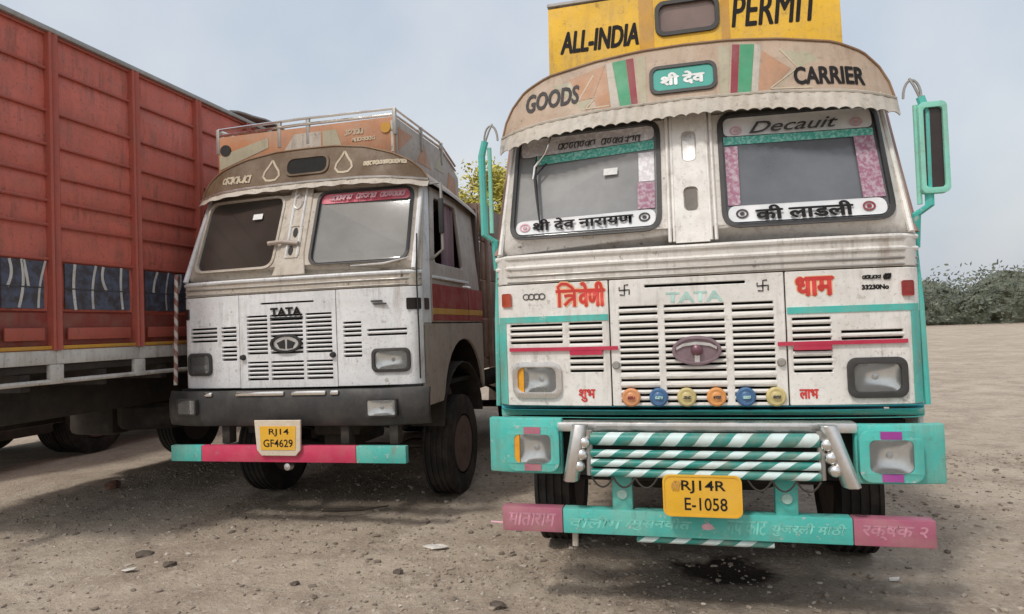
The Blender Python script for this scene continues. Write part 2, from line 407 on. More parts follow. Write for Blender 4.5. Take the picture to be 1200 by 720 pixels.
def scribble(x0, x1, z0, z1, seed, w, surf, mat, parent, name='lettering', words=2, off=0.004, slant=0.2):
    """brushed writing too small or worn to be read in the photograph"""
    rg = random.Random(seed); lines = []
    h = z1 - z0; x = x0; nchar = max(4, int((x1 - x0) / (h * 0.75))); step = (x1 - x0) / nchar
    gaps = {int(nchar * (k + 1) / words) for k in range(words - 1)}
    for i in range(nchar):
        if i in gaps:
            if lines: strokes(lines, w, surf, mat, parent, name, off)
            lines = []; x += step; continue
        c = x + step * 0.45; k = rg.random()
        pts = []
        a0 = rg.uniform(0, 6.28); turns = rg.uniform(0.6, 1.3) * 2 * pi; rx = step * rg.uniform(0.28, 0.42); rz = h * rg.uniform(0.28, 0.48)
        for j in range(9):
            a = a0 + turns * j / 8; zz = z0 + h * 0.5 + rz * sin(a); pts.append((c + rx * cos(a) + slant * (zz - z0), zz))
        lines.append(pts)
        if k < 0.7: lines.append([(c + step * 0.4 + slant * h, z1), (c + step * 0.4, z0)])
        if k > 0.55: lines.append([(c - step * 0.4 + slant * h * 0.8, z0 + h * 0.85), (c + step * 0.5 + slant * h * 0.9, z0 + h * 0.92)])
        x += step
    return strokes(lines, w, surf, mat, parent, name, off)

# ------------------------------------------------------------------ shared wheel
def make_wheel(parent, x, y, side, r=0.50, w=0.27):
    """side +1: outer face looks to +x"""
    s = side
    prof = [(-w / 2, r * 0.60), (-w / 2 + 0.005, r * 0.70), (-w * 0.53, r * 0.84), (-w * 0.47, r * 0.955)]
    tread = []
    for k in range(9):
        a = -w * 0.42 + w * 0.84 * k / 8; tread.append((a, r if k % 2 == 0 else r - 0.012))
    t2 = []
    for i, (a, rr) in enumerate(tread):
        hw = w * 0.84 / 16 * 0.9; t2 += [(a - hw, rr), (a + hw, rr)]
    prof += t2 + [(w * 0.47, r * 0.955), (w * 0.53, r * 0.84), (w / 2 - 0.005, r * 0.70), (w / 2, r * 0.60)]
    rim = MB()
    d = w * 0.5
    rim.lathe([(s * d * 0.98, r * 0.61), (s * d * 0.98, r * 0.57), (s * d * 0.45, r * 0.53), (s * d * 0.40, r * 0.46), (s * d * 0.72, r * 0.30), (s * d * 0.74, r * 0.22), (s * d * 0.95, r * 0.21), (s * d * 1.10, r * 0.14), (s * d * 1.12, 0.001)], 'X', (0, 0, 0), 32)
    rim.lathe([(-s * d * 0.98, r * 0.61), (-s * d * 0.6, r * 0.5), (-s * d * 0.5, 0.001)], 'X', (0, 0, 0), 24)
    wob = rim.build('wheel', RIM, parent, (x, y, r - 0.012))
    MB().lathe(prof, 'X', n=48, close=True).build('tyre', TYRE, wob)
    nut = None
    for k in range(8):
        a = 2 * pi * k / 8
        if nut is None:
            m = MB(); m.lathe([(0, 0.016), (s * 0.03, 0.016), (s * 0.034, 0.008)], 'X', n=6); nut = m.build('wheel_nut', RIM, wob, smooth=0)
            o = nut
        else:
            o = nut.copy(); COL.objects.link(o); o.parent = wob
        o.location = (s * d * 0.73, r * 0.255 * cos(a), r * 0.255 * sin(a))
    for k in range(6):
        a = 2 * pi * (k + 0.5) / 6
        h = MB().lathe([(0, 0.058), (s * 0.006, 0.058)], 'X', n=14)
        h.build('hand_hole', VOID, wob, (s * d * 0.565, r * 0.385 * cos(a), r * 0.385 * sin(a)), smooth=0)
    return wob

# ------------------------------------------------------------------ the cab both white trucks share
def bow(x):
    a = abs(x)
    return 0.07 * max(0, min(1, (a - 0.5) / 0.7)) ** 1.5 + 0.07 * max(0, min(1.2, (a - 1.1) / 0.1)) ** 2
class Cab:
    def __init__(s, root, dz, rake, white, trim, hw=1.20):
        s.root, s.dz, s.rake, s.white, s.trim, s.hw = root, dz, rake, white, trim, hw
        s.zh = 2.09 + dz
    def low(s, x, z, d): return (x, bow(x) + d, z)                       # the upright lower face
    def up(s, x, z, d):                                                   # the raked windscreen face
        k = max(0, (z - s.zh) / 0.8); xx = x * (1 + 0.075 * k)
        return (x, s.rake * (z - s.zh) + bow(xx) + d, z)
    def outline(s, x0, x1, z0, z1):
        xs = sorted({x0, x1} | {v for v in (-1.2, -1.185, -1.17, -1.15, -1.13, -1.1, -1.0, -0.9, -0.8, -0.65, -0.5, 0.5, 0.65, 0.8, 0.9, 1.0, 1.1, 1.13, 1.15, 1.17, 1.185, 1.2) if x0 < v < x1})
        return [(x, z0) for x in xs] + [(x, z1) for x in xs[::-1]]
    def panel(s, name, x0, x1, z0, z1, holes=(), mat=None, th=0.03, parent=None, label=None):
        """pressed sheet with openings, laid on the lower face; rectangular openings are cut as a grid"""
        xs = sorted({x0, x1} | {h[i] for h in holes for i in (0, 1)} | {v for v in [k * 0.1 for k in range(-12, 13)] + [-1.13, -1.15, -1.17, -1.185, 1.13, 1.15, 1.17, 1.185] if x0 < v < x1})
        zs = sorted({z0, z1} | {h[i] for h in holes for i in (2, 3)})
        keep = {}
        for i in range(len(xs) - 1):
            for j in range(len(zs) - 1):
                cx, cz = (xs[i] + xs[i + 1]) / 2, (zs[j] + zs[j + 1]) / 2
                keep[i, j] = not any(h[0] < cx < h[1] and h[2] < cz < h[3] for h in holes)
        W = len(xs); H = len(zs); vs = [s.low(x, z, d) for d in (0, th) for z in zs for x in xs]; fs = []
        ix = lambda i, j, d: d * W * H + j * W + i
        for (i, j), k in keep.items():
            if not k: continue
            fs.append((ix(i, j, 0), ix(i + 1, j, 0), ix(i + 1, j + 1, 0), ix(i, j + 1, 0)))
            for di, dj, a, b in ((-1, 0, (i, j), (i, j + 1)), (1, 0, (i + 1, j), (i + 1, j + 1)), (0, -1, (i, j), (i + 1, j)), (0, 1, (i, j + 1), (i + 1, j + 1))):
                if not keep.get((i + di, j + dj), False):
                    fs.append((ix(*a, 0), ix(*b, 0), ix(*b, 1), ix(*a, 1)))
        return MB().add(vs, fs).build(name, mat or s.white, parent or s.root, bevel=0.004, seg=1, smooth=30, label=label)
    def slats(s, parent, x0, x1, zs, slot, mat=None):
        """zs: heights of the dark slots, from the top; a rounded slat between each two"""
        hw, n = (x1 - x0) / 2, 6
        prof = [(0.0, -0.5), (-0.006, -0.36), (-0.009, 0), (-0.006, 0.36), (0.0, 0.5), (0.014, 0.5), (0.014, -0.5)]
        key = round(hw, 3)
        me = None
        for a, b in zip(zs, zs[1:]):
            hgt = (a - b) - slot
            if hgt < 0.008: continue
            if me is None:
                m = MB(); m.ring_tube([[(q, y, z) for y, z in prof] for q in (-hw - 0.004, hw + 0.004)])
                o = m.build('slat', mat or s.white, parent, smooth=50); me = o
            else:
                o = me.copy(); COL.objects.link(o); o.parent = parent
            xc = (x0 + x1) / 2
            o.location = (xc, bow(xc) + 0.008, (a + b) / 2); o.scale = (1, 1, hgt)
            o.rotation_euler = (0, 0, atan2(bow(x1) - bow(x0), x1 - x0))
    def windscreen(s, c, glass_m, gasket=GASKET):
        """c: bl, br, tr, tl of the opening"""
        ho = quad_round(c, 0.10, 6)
        g = MB(); cen = Vector((sum(p[0] for p in c) / 4, sum(p[1] for p in c) / 4))
        big = [tuple(cen + (Vector(p) - cen) * 1.0) for p in ho]
        def sc(pts, d):
            return [tuple(Vector(p) + (cen - Vector(p)).normalized() * d) for p in pts]
        pane = MB().plate(sc(ho, 0.004), [], lambda u, v, d: s.up(u, v, d + 0.022), 0.006).build('windscreen', glass_m, s.root, smooth=0)
        MB().plate(sc(ho, -0.013), [sc(ho, 0.017)], lambda u, v, d: s.up(u, v, d - 0.010), 0.035).build('gasket', gasket, pane, bevel=0.005, seg=1)
        return pane, ho
    def sides(s, side, mats, window=True):
        """one side of the cab with its door, wheel arch and stripes; side -1 left, +1 right in the photograph"""
        hw, zh, dz = s.hw, s.zh, s.dz
        def sf(y, z, d):
            k = max(0, (z - zh) / 0.8); return (side * (hw - 0.09 * k - d), y, z)
        def arch(cy, cz, r, y0, y1, n=14):
            out = []
            for i in range(n + 1):
                a = pi * i / n; out.append((cy - r * cos(a), cz + r * sin(a)))
            return out
        fy = lambda z: 0.17 + max(0, s.rake * (z - zh))
        top = 2.93 + dz
        # quarter behind the bumper with the wheel arch
        out = [(0.15, 0.90 + dz), (0.60, 0.90 + dz)] + [p for p in arch(1.27, 0.82 + dz, 0.64, 0, 0) if p[1] > 0.9 + dz] + [(1.95, 0.90 + dz), (1.95, 1.62 + dz), (0.15, 1.62 + dz)]
        MB().plate(out, [], sf, 0.03).build('wheel_arch_panel', mats['low'], s.root, bevel=0.006, seg=1)
        # front corner strip and pillar
        MB().plate([(0.152, 1.623 + dz), (0.36, 1.623 + dz), (0.36, zh), (0.36 + s.rake * 0.8, top), (fy(top), top), (0.152, zh)], [], sf, 0.03).build('corner_post', mats['post'], s.root, bevel=0.006, seg=1)
        # door
        y0, y1 = 0.37, 1.42
        win = quad_round([(y0 + 0.09 + s.rake * 0.1, zh + 0.09), (y1 - 0.07, zh + 0.09), (y1 - 0.07, top - 0.10), (y0 + 0.09 + s.rake * 0.75, top - 0.10)], 0.06, 4)
        dm = MB().plate([(y0, 1.63 + dz), (y1, 1.63 + dz), (y1, top), (y0 + s.rake * 0.8, top), (y0, zh)], [win], lambda u, v, d: sf(u, v, d - 0.006), 0.035).build('door', mats['door'], s.root, bevel=0.006, seg=1)
        if window: MB().plate(win, [], lambda u, v, d: sf(u, v, d + 0.012), 0.005).build('door_glass', GLASS_LD, dm, smooth=0)
        for (a, b, mt) in ((1.645 + dz, 1.70 + dz, mats['s2']), (1.703 + dz, 1.76 + dz, mats['s3']), (1.763 + dz, 1.98 + dz, mats['s2'])):
            MB().plate([(y0 + 0.012, a), (y1 - 0.012, a), (y1 - 0.012, b), (y0 + 0.012, b)], [], lambda u, v, d: sf(u, v, d - 0.012), 0.008).build('painted_stripe', mt, dm)
        MB().plate([(y0 + 0.012, 2.03 + dz), (y1 - 0.012, 2.03 + dz), (y1 - 0.012, 2.055 + dz), (y0 + 0.012, 2.055 + dz)], [], lambda u, v, d: sf(u, v, d - 0.028), 0.03).build('door_moulding', mats['post'], dm, bevel=0.005)
        h = MB().tube([sf(y1 - 0.22, 1.99 + dz, -0.01), sf(y1 - 0.22, 1.99 + dz, -0.05), sf(y1 - 0.06, 1.99 + dz, -0.05), sf(y1 - 0.06, 1.99 + dz, -0.01)], 0.011, 6); h.build('door_handle', BRIGHT, dm)
        # rear quarter
        MB().plate([(y1 + 0.008, 1.63 + dz), (1.95, 1.63 + dz), (1.95, top), (y1 + 0.008, top)], [], sf, 0.03).build('rear_quarter', mats['door'], s.root, bevel=0.006, seg=1)
        for (a, b, mt) in ((1.645 + dz, 1.70 + dz, mats['s2']), (1.703 + dz, 1.76 + dz, mats['s3']), (1.763 + dz, 1.98 + dz, mats['s2'])):
            MB().plate([(y1 + 0.02, a), (1.94, a), (1.94, b), (y1 + 0.02, b)], [], lambda u, v, d: sf(u, v, d - 0.008), 0.012).build('painted_stripe', mt, s.root)
    def inside(s):
        dz = s.dz; zh = s.zh
        MB().box(-1.12, 1.12, 0.2, 1.9, 1.02 + dz, 1.06 + dz).build('cab_floor', VOID, s.root)
        MB().box(-1.16, 1.16, 1.93, 1.97, 1.0 + dz, 2.92 + dz).build('cab_back_wall', INTERIOR, s.root)
        MB().box(-1.15, 1.15, 0.17, 0.50, 1.75 + dz, 2.10 + dz).build('dashboard', INTERIOR, s.root, bevel=0.05)
        for cx in (-0.55, 0.55):
            MB().box(cx - 0.42, cx + 0.42, 1.2, 1.85, 1.45 + dz, 1.66 + dz).build('seat', SEAT, s.root, bevel=0.06)
            MB().box(cx - 0.42, cx + 0.42, 1.70, 1.87, 1.68 + dz, 2.45 + dz).build('seat_back', SEAT, s.root, bevel=0.06)
        ring = [(0.55 + 0.24 * cos(a), 0.80 - 0.10 * sin(a), 2.16 + dz + 0.21 * sin(a)) for a in [2 * pi * i / 24 for i in range(24)]]
        sw = MB().tube(ring, 0.016, 6, closed=True)
        for a in (0.5, 2.6, 4.7):
            sw.tube([(0.55, 0.80, 2.14 + dz), (0.55 + 0.24 * cos(a), 0.80 - 0.10 * sin(a), 2.16 + dz + 0.21 * sin(a))], 0.011, 5)
        sw.build('steering_wheel', RUBBER, s.root)
    def chassis(s, wheels_y=(1.27, 5.2)):
        root = s.root; dz = s.dz
        for sx in (-1, 1):
            MB().box(sx * 0.46 - 0.04, sx * 0.46 + 0.04, 0.05, 7.2, 0.74 + dz * 0.5, 0.98 + dz * 0.5).build('chassis_rail', UNDER, root, bevel=0.01)
            for wy in wheels_y:
                if wy < 2: make_wheel(root, sx * 1.02, wy, sx)
                else:
                    make_wheel(root, sx * 1.02, wy, sx); make_wheel(root, sx * 0.70, wy, -sx)
                sp = MB()
                for k in range(5):
                    L = 0.62 - 0.09 * k; z = 0.60 + 0.016 * (4 - k) + 0.02
                    sp.ring_tube([[(sx * 0.46 + a * 0.035, wy + t * L, z + 0.09 * t * t + b) for a, b in ((-1, 0), (1, 0), (1, 0.014), (-1, 0.014))] for t in (-1, -0.5, 0, 0.5, 1)])
                sp.build('leaf_spring', UNDER, root)
            # inner mudguard
            MB().grid(10, 1, lambda u, v, d: (sx * (0.84 + 0.34 * v), 1.27 - (0.62 + d) * cos(pi * (0.02 + 0.96 * u)), 0.62 + dz + (0.60 + d) * sin(pi * (0.02 + 0.96 * u))), 0.012).build('mudguard', UNDER, root)
        for wy in wheels_y:
            MB().tube([(-1.0, wy, 0.49), (-0.6, wy, 0.49), (-0.45, wy, 0.44), (0.45, wy, 0.44), (0.6, wy, 0.49), (1.0, wy, 0.49)], 0.055, 8).build('axle', UNDER, root)
        m = MB(); m.box(-0.26, 0.26, 0.75, 1.7, 0.55 + dz, 1.0 + dz); m.box(-0.18, 0.18, 0.8, 1.5, 0.43 + dz, 0.56 + dz); m.build('engine_block', UNDER, root, bevel=0.04)
        MB().box(-0.34, 0.34, 0.30, 0.42, 0.72 + dz, 1.08 + dz).build('radiator', VOID, root, bevel=0.01)
        MB().tube([(-0.9, 0.98, 0.52), (0.9, 0.98, 0.52)], 0.02, 6).build('tie_rod', UNDER, root)
        MB().box(-1.12, 1.12, 1.99, 2.06, 0.95 + dz, 1.06 + dz).build('cross_member', UNDER, root, bevel=0.01)
    def cargo(s, top, mat):
        root = s.root
        MB().box(-1.18, 1.18, 2.08, 7.2, 1.10 + s.dz, 1.22 + s.dz).build('cargo_floor', mat, root, bevel=0.01)
        for sx in (-1, 1):
            for k in range(4):
                z0 = 1.225 + s.dz + (top - 1.225 - s.dz) * k / 4; z1 = 1.225 + s.dz + (top - 1.225 - s.dz) * (k + 1) / 4 - 0.01
                MB().box(sx * 1.17 - 0.02, sx * 1.17 + 0.02, 2.1, 7.2, z0, z1).build('side_board', mat, root, bevel=0.006)
            for k in range(6):
                y = 2.2 + k * 0.95; MB().box(sx * 1.205 - 0.015, sx * 1.205 + 0.02, y, y + 0.09, 1.12 + s.dz, top).build('side_post', mat, root, bevel=0.006)
        MB().box(-1.14, 1.14, 2.1, 2.14, 1.225 + s.dz, top).build('head_board', mat, root, bevel=0.006)
        MB().box(-1.14, 1.14, 7.16, 7.2, 1.225 + s.dz, top).build('tail_board', mat, root, bevel=0.006)

def lamp(root, surf, x0, x1, z0, z1, rim_mat, name='headlight', rim=0.028, r=0.045, amber=None, deep=0.03, proud=0.02, b0d=0.006, b1d=0.042):
    """rectangular lamp: rim, shell, lens and (if any) an amber side piece"""
    o = MB().plate(rrect(x0, x1, z0, z1, r), [rrect(x0 + rim, x1 - rim, z0 + rim, z1 - rim, max(0.012, r - rim * 0.5))], lambda u, v, d: surf(u, v, d - proud), proud + deep).build(name, rim_mat, root, bevel=0.006, seg=2)
    a0, a1, b0, b1 = x0 + rim - 0.002, x1 - rim + 0.002, z0 + rim - 0.002, z1 - rim + 0.002
    g0 = a0 + (a1 - a0) * amber if amber else a0
    dp = b1d
    def bowl(u, v, t):
        k = (1 - (2 * u - 1) ** 2) * (1 - (2 * v - 1) ** 2)
        return surf(lerp(g0, a1, u), lerp(b0, b1, v), b0d + (dp - b0d) * k ** 0.75 + t)
    MB().grid(16, 12, bowl, 0.002).build('reflector', LAMPMETAL, o, smooth=40)
    MB().lathe([(-0.012, 0.0005), (-0.010, 0.014), (0.0, 0.018)], 'Y', tuple(surf((g0 + a1) / 2, (b0 + b1) / 2, dp - 0.002)), 12).build('bulb', LENS, o)
    MB().grid(28, 3, lambda u, v, t: surf(lerp(g0, a1, u), lerp(b0, b1, v), b0d - 0.010 - 0.008 * (1 - (2 * u - 1) ** 2) - 0.0006 * cos(u * 14 * 2 * pi) + t), 0.003).build('lens', GLASS_C, o)
    if amber:
        MB().plate(rrect(a0, g0 - 0.002, b0, b1, 0.008), [], lambda u, v, d: surf(u, v, d + b0d - 0.012), 0.012).build('amber_lens', AMBER, o)
    return o

# ------------------------------------------------------------------ ground
import numpy as np
def gh(x, y):
    n = noise.noise(Vector((x * 0.35, y * 0.35, 3.1))) * 0.035 + noise.noise(Vector((x * 1.3, y * 1.3, 9.0))) * 0.018
    if -8 < x < 6 and 1 < y < 12:
        k = math.exp(-((x + 0.9) ** 2 / 1.6 + (y - 4.2) ** 2 / 0.5))
        n += noise.noise(Vector((x * 5, y * 5, 1.0))) * 0.010 + noise.noise(Vector((x * 11, y * 11, 5.0))) * (0.009 + 0.012 * k)
        if k > 0.1: n += abs(noise.noise(Vector((x * 24, y * 24, 7.0)))) * 0.012 * k
        w = 0.12 * sin(y * 0.5)
        for c in (-4.32 + w, -2.36 + w, -0.95 - w, 1.08 - w):
            d = abs(x - c) / 0.15
            if d < 1.8: n += (-0.016 * max(0, 1 - d * d) + 0.010 * math.exp(-((d - 1.2) / 0.3) ** 2)) * (0.6 + 0.8 * noise.noise(Vector((x, y * 0.8, 2))))
    return n * max(0.0, min(1.0, 1.6 - hypot(x + 1, y - 5) / 9.0)) - 0.02
def ground():
    def axis(lo, hi, step, far):
        a = list(np.arange(lo, hi + 1e-6, step)); s = step; p = a[-1]; q = a[0]; up_, dn = [], []
        while p < far: s *= 1.35; p += s; up_.append(p)
        s = step
        while q > -far: s *= 1.35; q -= s; dn.append(q)
        return dn[::-1] + a + up_
    xs = axis(-7.5, 5.6, 0.036, 1500); ys = axis(2.3, 9.6, 0.036, 1500)
    vs = [(x, y, gh(x, y) if hypot(x, y) < 60 else -0.02) for y in ys for x in xs]; W = len(xs)
    fs = [(j * W + i, j * W + i + 1, (j + 1) * W + i + 1, (j + 1) * W + i) for j in range(len(ys) - 1) for i in range(W - 1)]
    me = bpy.data.meshes.new('ground'); me.from_pydata(vs, [], fs); me.shade_smooth()
    m, t, b = nodes('packed_dirt')
    c = mix(t, noise_fac(t, 0.45, 6, 0.32, 0.68), (0.42, 0.335, 0.256), (0.58, 0.485, 0.382))
    c = mix(t, mul(t, noise_fac(t, 1.7, 10, 0.45, 0.62, rough=0.72), 0.85), c, (0.345, 0.272, 0.212))
    c = mix(t, mul(t, noise_fac(t, 20, 9, 0.50, 0.72, rough=0.7), 0.8), c, (0.66, 0.58, 0.49))
    c = mix(t, mul(t, noise_fac(t, 11, 9, 0.56, 0.68, rough=0.75), 0.65), c, (0.22, 0.17, 0.135))
    c = mix(t, mul(t, noise_fac(t, 60, 4, 0.60, 0.74), 0.7), c, (0.09, 0.075, 0.065))
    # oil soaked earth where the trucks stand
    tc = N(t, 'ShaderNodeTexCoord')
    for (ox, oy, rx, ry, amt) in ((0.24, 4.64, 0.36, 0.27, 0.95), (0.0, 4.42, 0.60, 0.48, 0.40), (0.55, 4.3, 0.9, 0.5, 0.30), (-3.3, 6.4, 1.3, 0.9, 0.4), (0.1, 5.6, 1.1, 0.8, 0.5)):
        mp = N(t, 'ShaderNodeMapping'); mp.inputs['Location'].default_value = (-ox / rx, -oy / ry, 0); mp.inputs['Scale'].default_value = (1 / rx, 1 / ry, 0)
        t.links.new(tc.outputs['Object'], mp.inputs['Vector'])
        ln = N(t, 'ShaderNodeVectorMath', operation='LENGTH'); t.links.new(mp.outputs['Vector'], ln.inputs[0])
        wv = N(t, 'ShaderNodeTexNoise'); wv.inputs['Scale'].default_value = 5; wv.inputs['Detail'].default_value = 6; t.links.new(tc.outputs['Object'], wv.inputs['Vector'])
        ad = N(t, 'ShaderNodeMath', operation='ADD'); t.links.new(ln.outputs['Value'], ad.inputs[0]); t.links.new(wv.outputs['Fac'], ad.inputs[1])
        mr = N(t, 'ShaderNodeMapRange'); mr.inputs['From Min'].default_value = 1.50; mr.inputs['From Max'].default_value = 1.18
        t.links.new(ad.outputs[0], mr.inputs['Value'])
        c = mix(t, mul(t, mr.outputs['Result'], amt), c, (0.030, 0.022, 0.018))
    t.links.new(c, b.inputs['Base Color']); b.inputs['Roughness'].default_value = 0.95; b.inputs['Specular IOR Level'].default_value = 0.15
    nb = N(t, 'ShaderNodeTexNoise'); nb.inputs['Scale'].default_value = 34; nb.inputs['Detail'].default_value = 10; nb.inputs['Roughness'].default_value = 0.7
    t.links.new(coords(t), nb.inputs['Vector'])
    bp = N(t, 'ShaderNodeBump'); bp.inputs['Strength'].default_value = 0.75; bp.inputs['Distance'].default_value = 0.045
    t.links.new(nb.outputs['Fac'], bp.inputs['Height']); t.links.new(bp.outputs['Normal'], b.inputs['Normal'])
    me.materials.append(m)
    o = bpy.data.objects.new('ground', me); COL.objects.link(o); o['kind'] = 'structure'
ground()

# ------------------------------------------------------------------ right hand truck
def right_truck():
    T = thing('goods_truck', 'cream goods truck with teal trim and yellow PERMIT board, nearest on the right', 'truck', (0.075, 3.96, 0), (0, radians(0.45), 0), 'trucks parked in the dirt yard')
    C = Cab(T, 0.0, 0.28, WHITE_R, TRIM_R)
    low, up = C.low, C.up
    # --- lower face: hood and two side panels with louvres
    sl = 0.0145
    hz = [1.739, 1.700, 1.650, 1.613, 1.577, 1.541, 1.506, 1.471, 1.436, 1.401, 1.365, 1.312, 1.262, 1.225, 1.188]
    cols = [(-0.428, -0.207), (-0.168, 0.165), (0.207, 0.428)]
    holes = [(a, b, hz[-1] - sl / 2, hz[0] + sl / 2) for a, b in cols] + [(-0.276, 0.284, 1.852, 1.868)]
    hood = C.panel('hood_panel', -0.481, 0.487, 1.163, 1.905, holes)
    for a, b in cols: C.slats(hood, a, b, hz, sl)
    LA = (-1.105, -0.772); LB = (-0.730, -0.530); RB = (0.522, 0.722); RA = (0.774, 1.090)
    za = [1.652, 1.617, 1.580, 1.546]; zb = [1.655, 1.618, 1.580, 1.543, 1.490, 1.447, 1.408, 1.370]
    zc = [1.640, 1.602, 1.564, 1.527, 1.468, 1.426, 1.388, 1.350]; zd = [1.562, 1.524]
    hole = lambda c, z: (c[0], c[1], z[-1] - sl / 2, z[0] + sl / 2)
    lp = C.panel('side_panel', -1.20, -0.489, 1.163, 1.905, [hole(LA, za), hole(LB, zb), (-1.07, -0.815, 1.24, 1.40)], label='front panel with red lettering and wide upper louvre slots')
    C.slats(lp, *LA, za, sl); C.slats(lp, *LB, zb, sl)
    rp = C.panel('side_panel', 0.495, 1.20, 1.163, 1.905, [hole(RA, zd), hole(RB, zc), (0.825, 1.07, 1.23, 1.39)], label='front panel with red lettering and two short upper slots')
    C.slats(rp, *RA, zd, sl); C.slats(rp, *RB, zc, sl)
    MB().plate(C.outline(-1.13, 1.13, 1.15, 1.90), [], lambda u, v, d: low(u, v, 0.055 + d), 0.01).build('louvre_backing', VOID, T, smooth=0)
    MB().plate(C.outline(-1.20, 1.20, 1.092, 1.135), [], lambda u, v, d: low(u, v, d - 0.004), 0.03).build('lower_stripe', TEAL, T, bevel=0.004, seg=1)
    MB().plate(C.outline(-1.20, 1.20, 1.137, 1.160), [], lambda u, v, d: low(u, v, d - 0.004), 0.03).build('lower_stripe', TEALB, T, bevel=0.004, seg=1)
    # --- painted trims
    for a, b, m in ((-1.19, -0.492, MINT), (0.498, 1.19, MINT)):
        strip(a, b, 1.670, 1.706, low, 0.005, 0.006).build('mint_stripe', TEAL, lp if a < 0 else rp)
    for a, b in ((-1.195, -1.135), (1.135, 1.195)):
        strip(a, b, 1.168, 1.668, low, 0.005, 0.006).build('edge_stripe', TEAL, lp if a < 0 else rp)
    for a, b in ((-1.112, -0.440), (0.440, 1.108)):
        strip(a, b, 1.494, 1.516, low, 0.016, 0.006).build('red_stripe', CRIMSON, lp if a < 0 else rp)
    for a, b, z in ((-0.728, -0.532, 1.481), (0.524, 0.720, 1.482)):
        strip(a, b, z - 0.014, z + 0.012, low, 0.0145, 0.006).build('red_patch', CRIMSON, lp if a < 0 else rp)
    # --- cowl with mouldings
    cw = C.panel('cowl_panel', -1.20, 1.20, 1.912, 2.088, mat=TRIM_R)
    for z, r in ((2.075, 0.016), (2.010, 0.014), (1.958, 0.008), (1.922, 0.007)):
        pts = [low(x, z, 0.0) for x in [k * 0.1 for k in range(-12, 13)]]
        MB().tube(pts, r, 8).build('cowl_moulding', WHITE_R if r > 0.01 else STEEL, cw)
    # --- upper face, windscreens
    hl = quad_round([(-1.09, 2.195), (-0.172, 2.195), (-0.165, 2.895), (-1.070, 2.895)], 0.10, 6)
    hr = quad_round([(0.188, 2.180), (1.09, 2.180), (1.065, 2.890), (0.190, 2.890)], 0.10, 6)
    outl = [(x, 2.094) for x in [k * 0.1 for k in range(-12, 13)]] + [(1.13, 2.93)] + [(x * 1.13, 2.93) for x in [k * 0.1 for k in range(9, -10, -1)]] + [(-1.13, 2.93)]
    wf = MB().plate(outl, [hl, hr], up, 0.03).build('windscreen_surround', TRIM_R, T, bevel=0.004, seg=1)
    gL, _ = C.windscreen([(-1.09, 2.195), (-0.172, 2.195), (-0.165, 2.895), (-1.070, 2.895)], GLASS_R2)
    gR, _ = C.windscreen([(0.188, 2.180), (1.09, 2.180), (1.065, 2.890), (0.190, 2.890)], GLASS_R)
    gl = lambda u, v, d: up(u, v, d + 0.021)
    def band(name, pts, mat, par): return MB().plate(pts, [], lambda u, v, d: gl(u, v, d - 0.004), 0.003).build(name, mat, par, smooth=0)
    band('sticker_band', quad_round([(-1.064, 2.222), (-0.198, 2.222), (-0.194, 2.325), (-1.064, 2.310)], 0.05), BAND, gL)
    band('sticker_band', quad_round([(0.214, 2.207), (1.062, 2.207), (1.056, 2.305), (0.214, 2.305)], 0.05), BAND, gR)
    band('sticker_band', quad_round([(-1.045, 2.742), (-0.192, 2.776), (-0.192, 2.868), (-1.045, 2.868)], 0.04), BAND_PALE, gL)
    band('sticker_band', quad_round([(0.215, 2.745), (1.042, 2.735), (1.038, 2.862), (0.216, 2.862)], 0.04), BAND, gR)
    band('glitter_band', [(-0.95, 2.682), (-0.194, 2.712), (-0.194, 2.772), (-0.95, 2.738)], BAND_TEAL, gL)
    band('glitter_band', [(0.212, 2.690), (1.040, 2.684), (1.040, 2.731), (0.212, 2.741)], BAND_TEAL, gR)
    band('lace_band', [(-0.300, 2.330), (-0.198, 2.330), (-0.196, 2.500), (-0.298, 2.500)], BAND_PINK, gL)
    band('lace_band', [(-0.290, 2.504), (-0.196, 2.504), (-0.196, 2.694), (-0.290, 2.690)], BAND_PALE, gL)
    band('lace_band', [(0.216, 2.309), (0.285, 2.309), (0.290, 2.678), (0.216, 2.678)], BAND_PINK, gR)
    band('lace_band', [(0.940, 2.309), (1.060, 2.309), (1.040, 2.685), (0.930, 2.685)], BAND_PINK, gR)
    gs = lambda u, v, d: up(u, v, d + 0.0182)
    text('\u0936\u0940 \u0926\u0947\u0935 \u0928\u093e\u0930\u093e\u092f\u0923', -0.95, -0.33, 2.237, 2.312, gs, BLACKLET, gL, bold=0.008, slope=0.012, fat=0.003)
    strokes([[(-0.935, 2.262), (-0.905, 2.285)]], 0.010, gs, BLACKLET, gL)
    text('\u0915\u0940 \u0932\u093e\u0921\u0932\u0940', 0.365, 0.880, 2.212, 2.296, gs, BLACKLET, gR, bold=0.008, fat=0.004)
    text('Decauit', 0.36, 0.86, 2.752, 2.825, gs, GREYLET, gR, bold=0.01, shear=0.45)
    scribble(-0.80, -0.28, 2.770, 2.815, 5, 0.008, gs, GREYLET, gL, words=2)
    for cx, cz, m, p in ((-1.005, 2.268, PINKLET, gL), (-0.262, 2.278, GREYLET, gL), (0.290, 2.256, GREYLET, gR), (0.965, 2.258, MAROON, gR), (0.285, 2.778, PINKLET, gR), (0.955, 2.775, PINKLET, gR)):
        MB().plate(ellipse(cx, cz, 0.034, 0.028), [ellipse(cx, cz, 0.024, 0.019)], lambda u, v, d: gs(u, v, d - 0.003), 0.002).build('sticker_flower', m, p, smooth=0)
        MB().plate(ellipse(cx, cz, 0.014, 0.011, 10), [], lambda u, v, d: gs(u, v, d - 0.003), 0.002).build('sticker_flower', m, p, smooth=0)
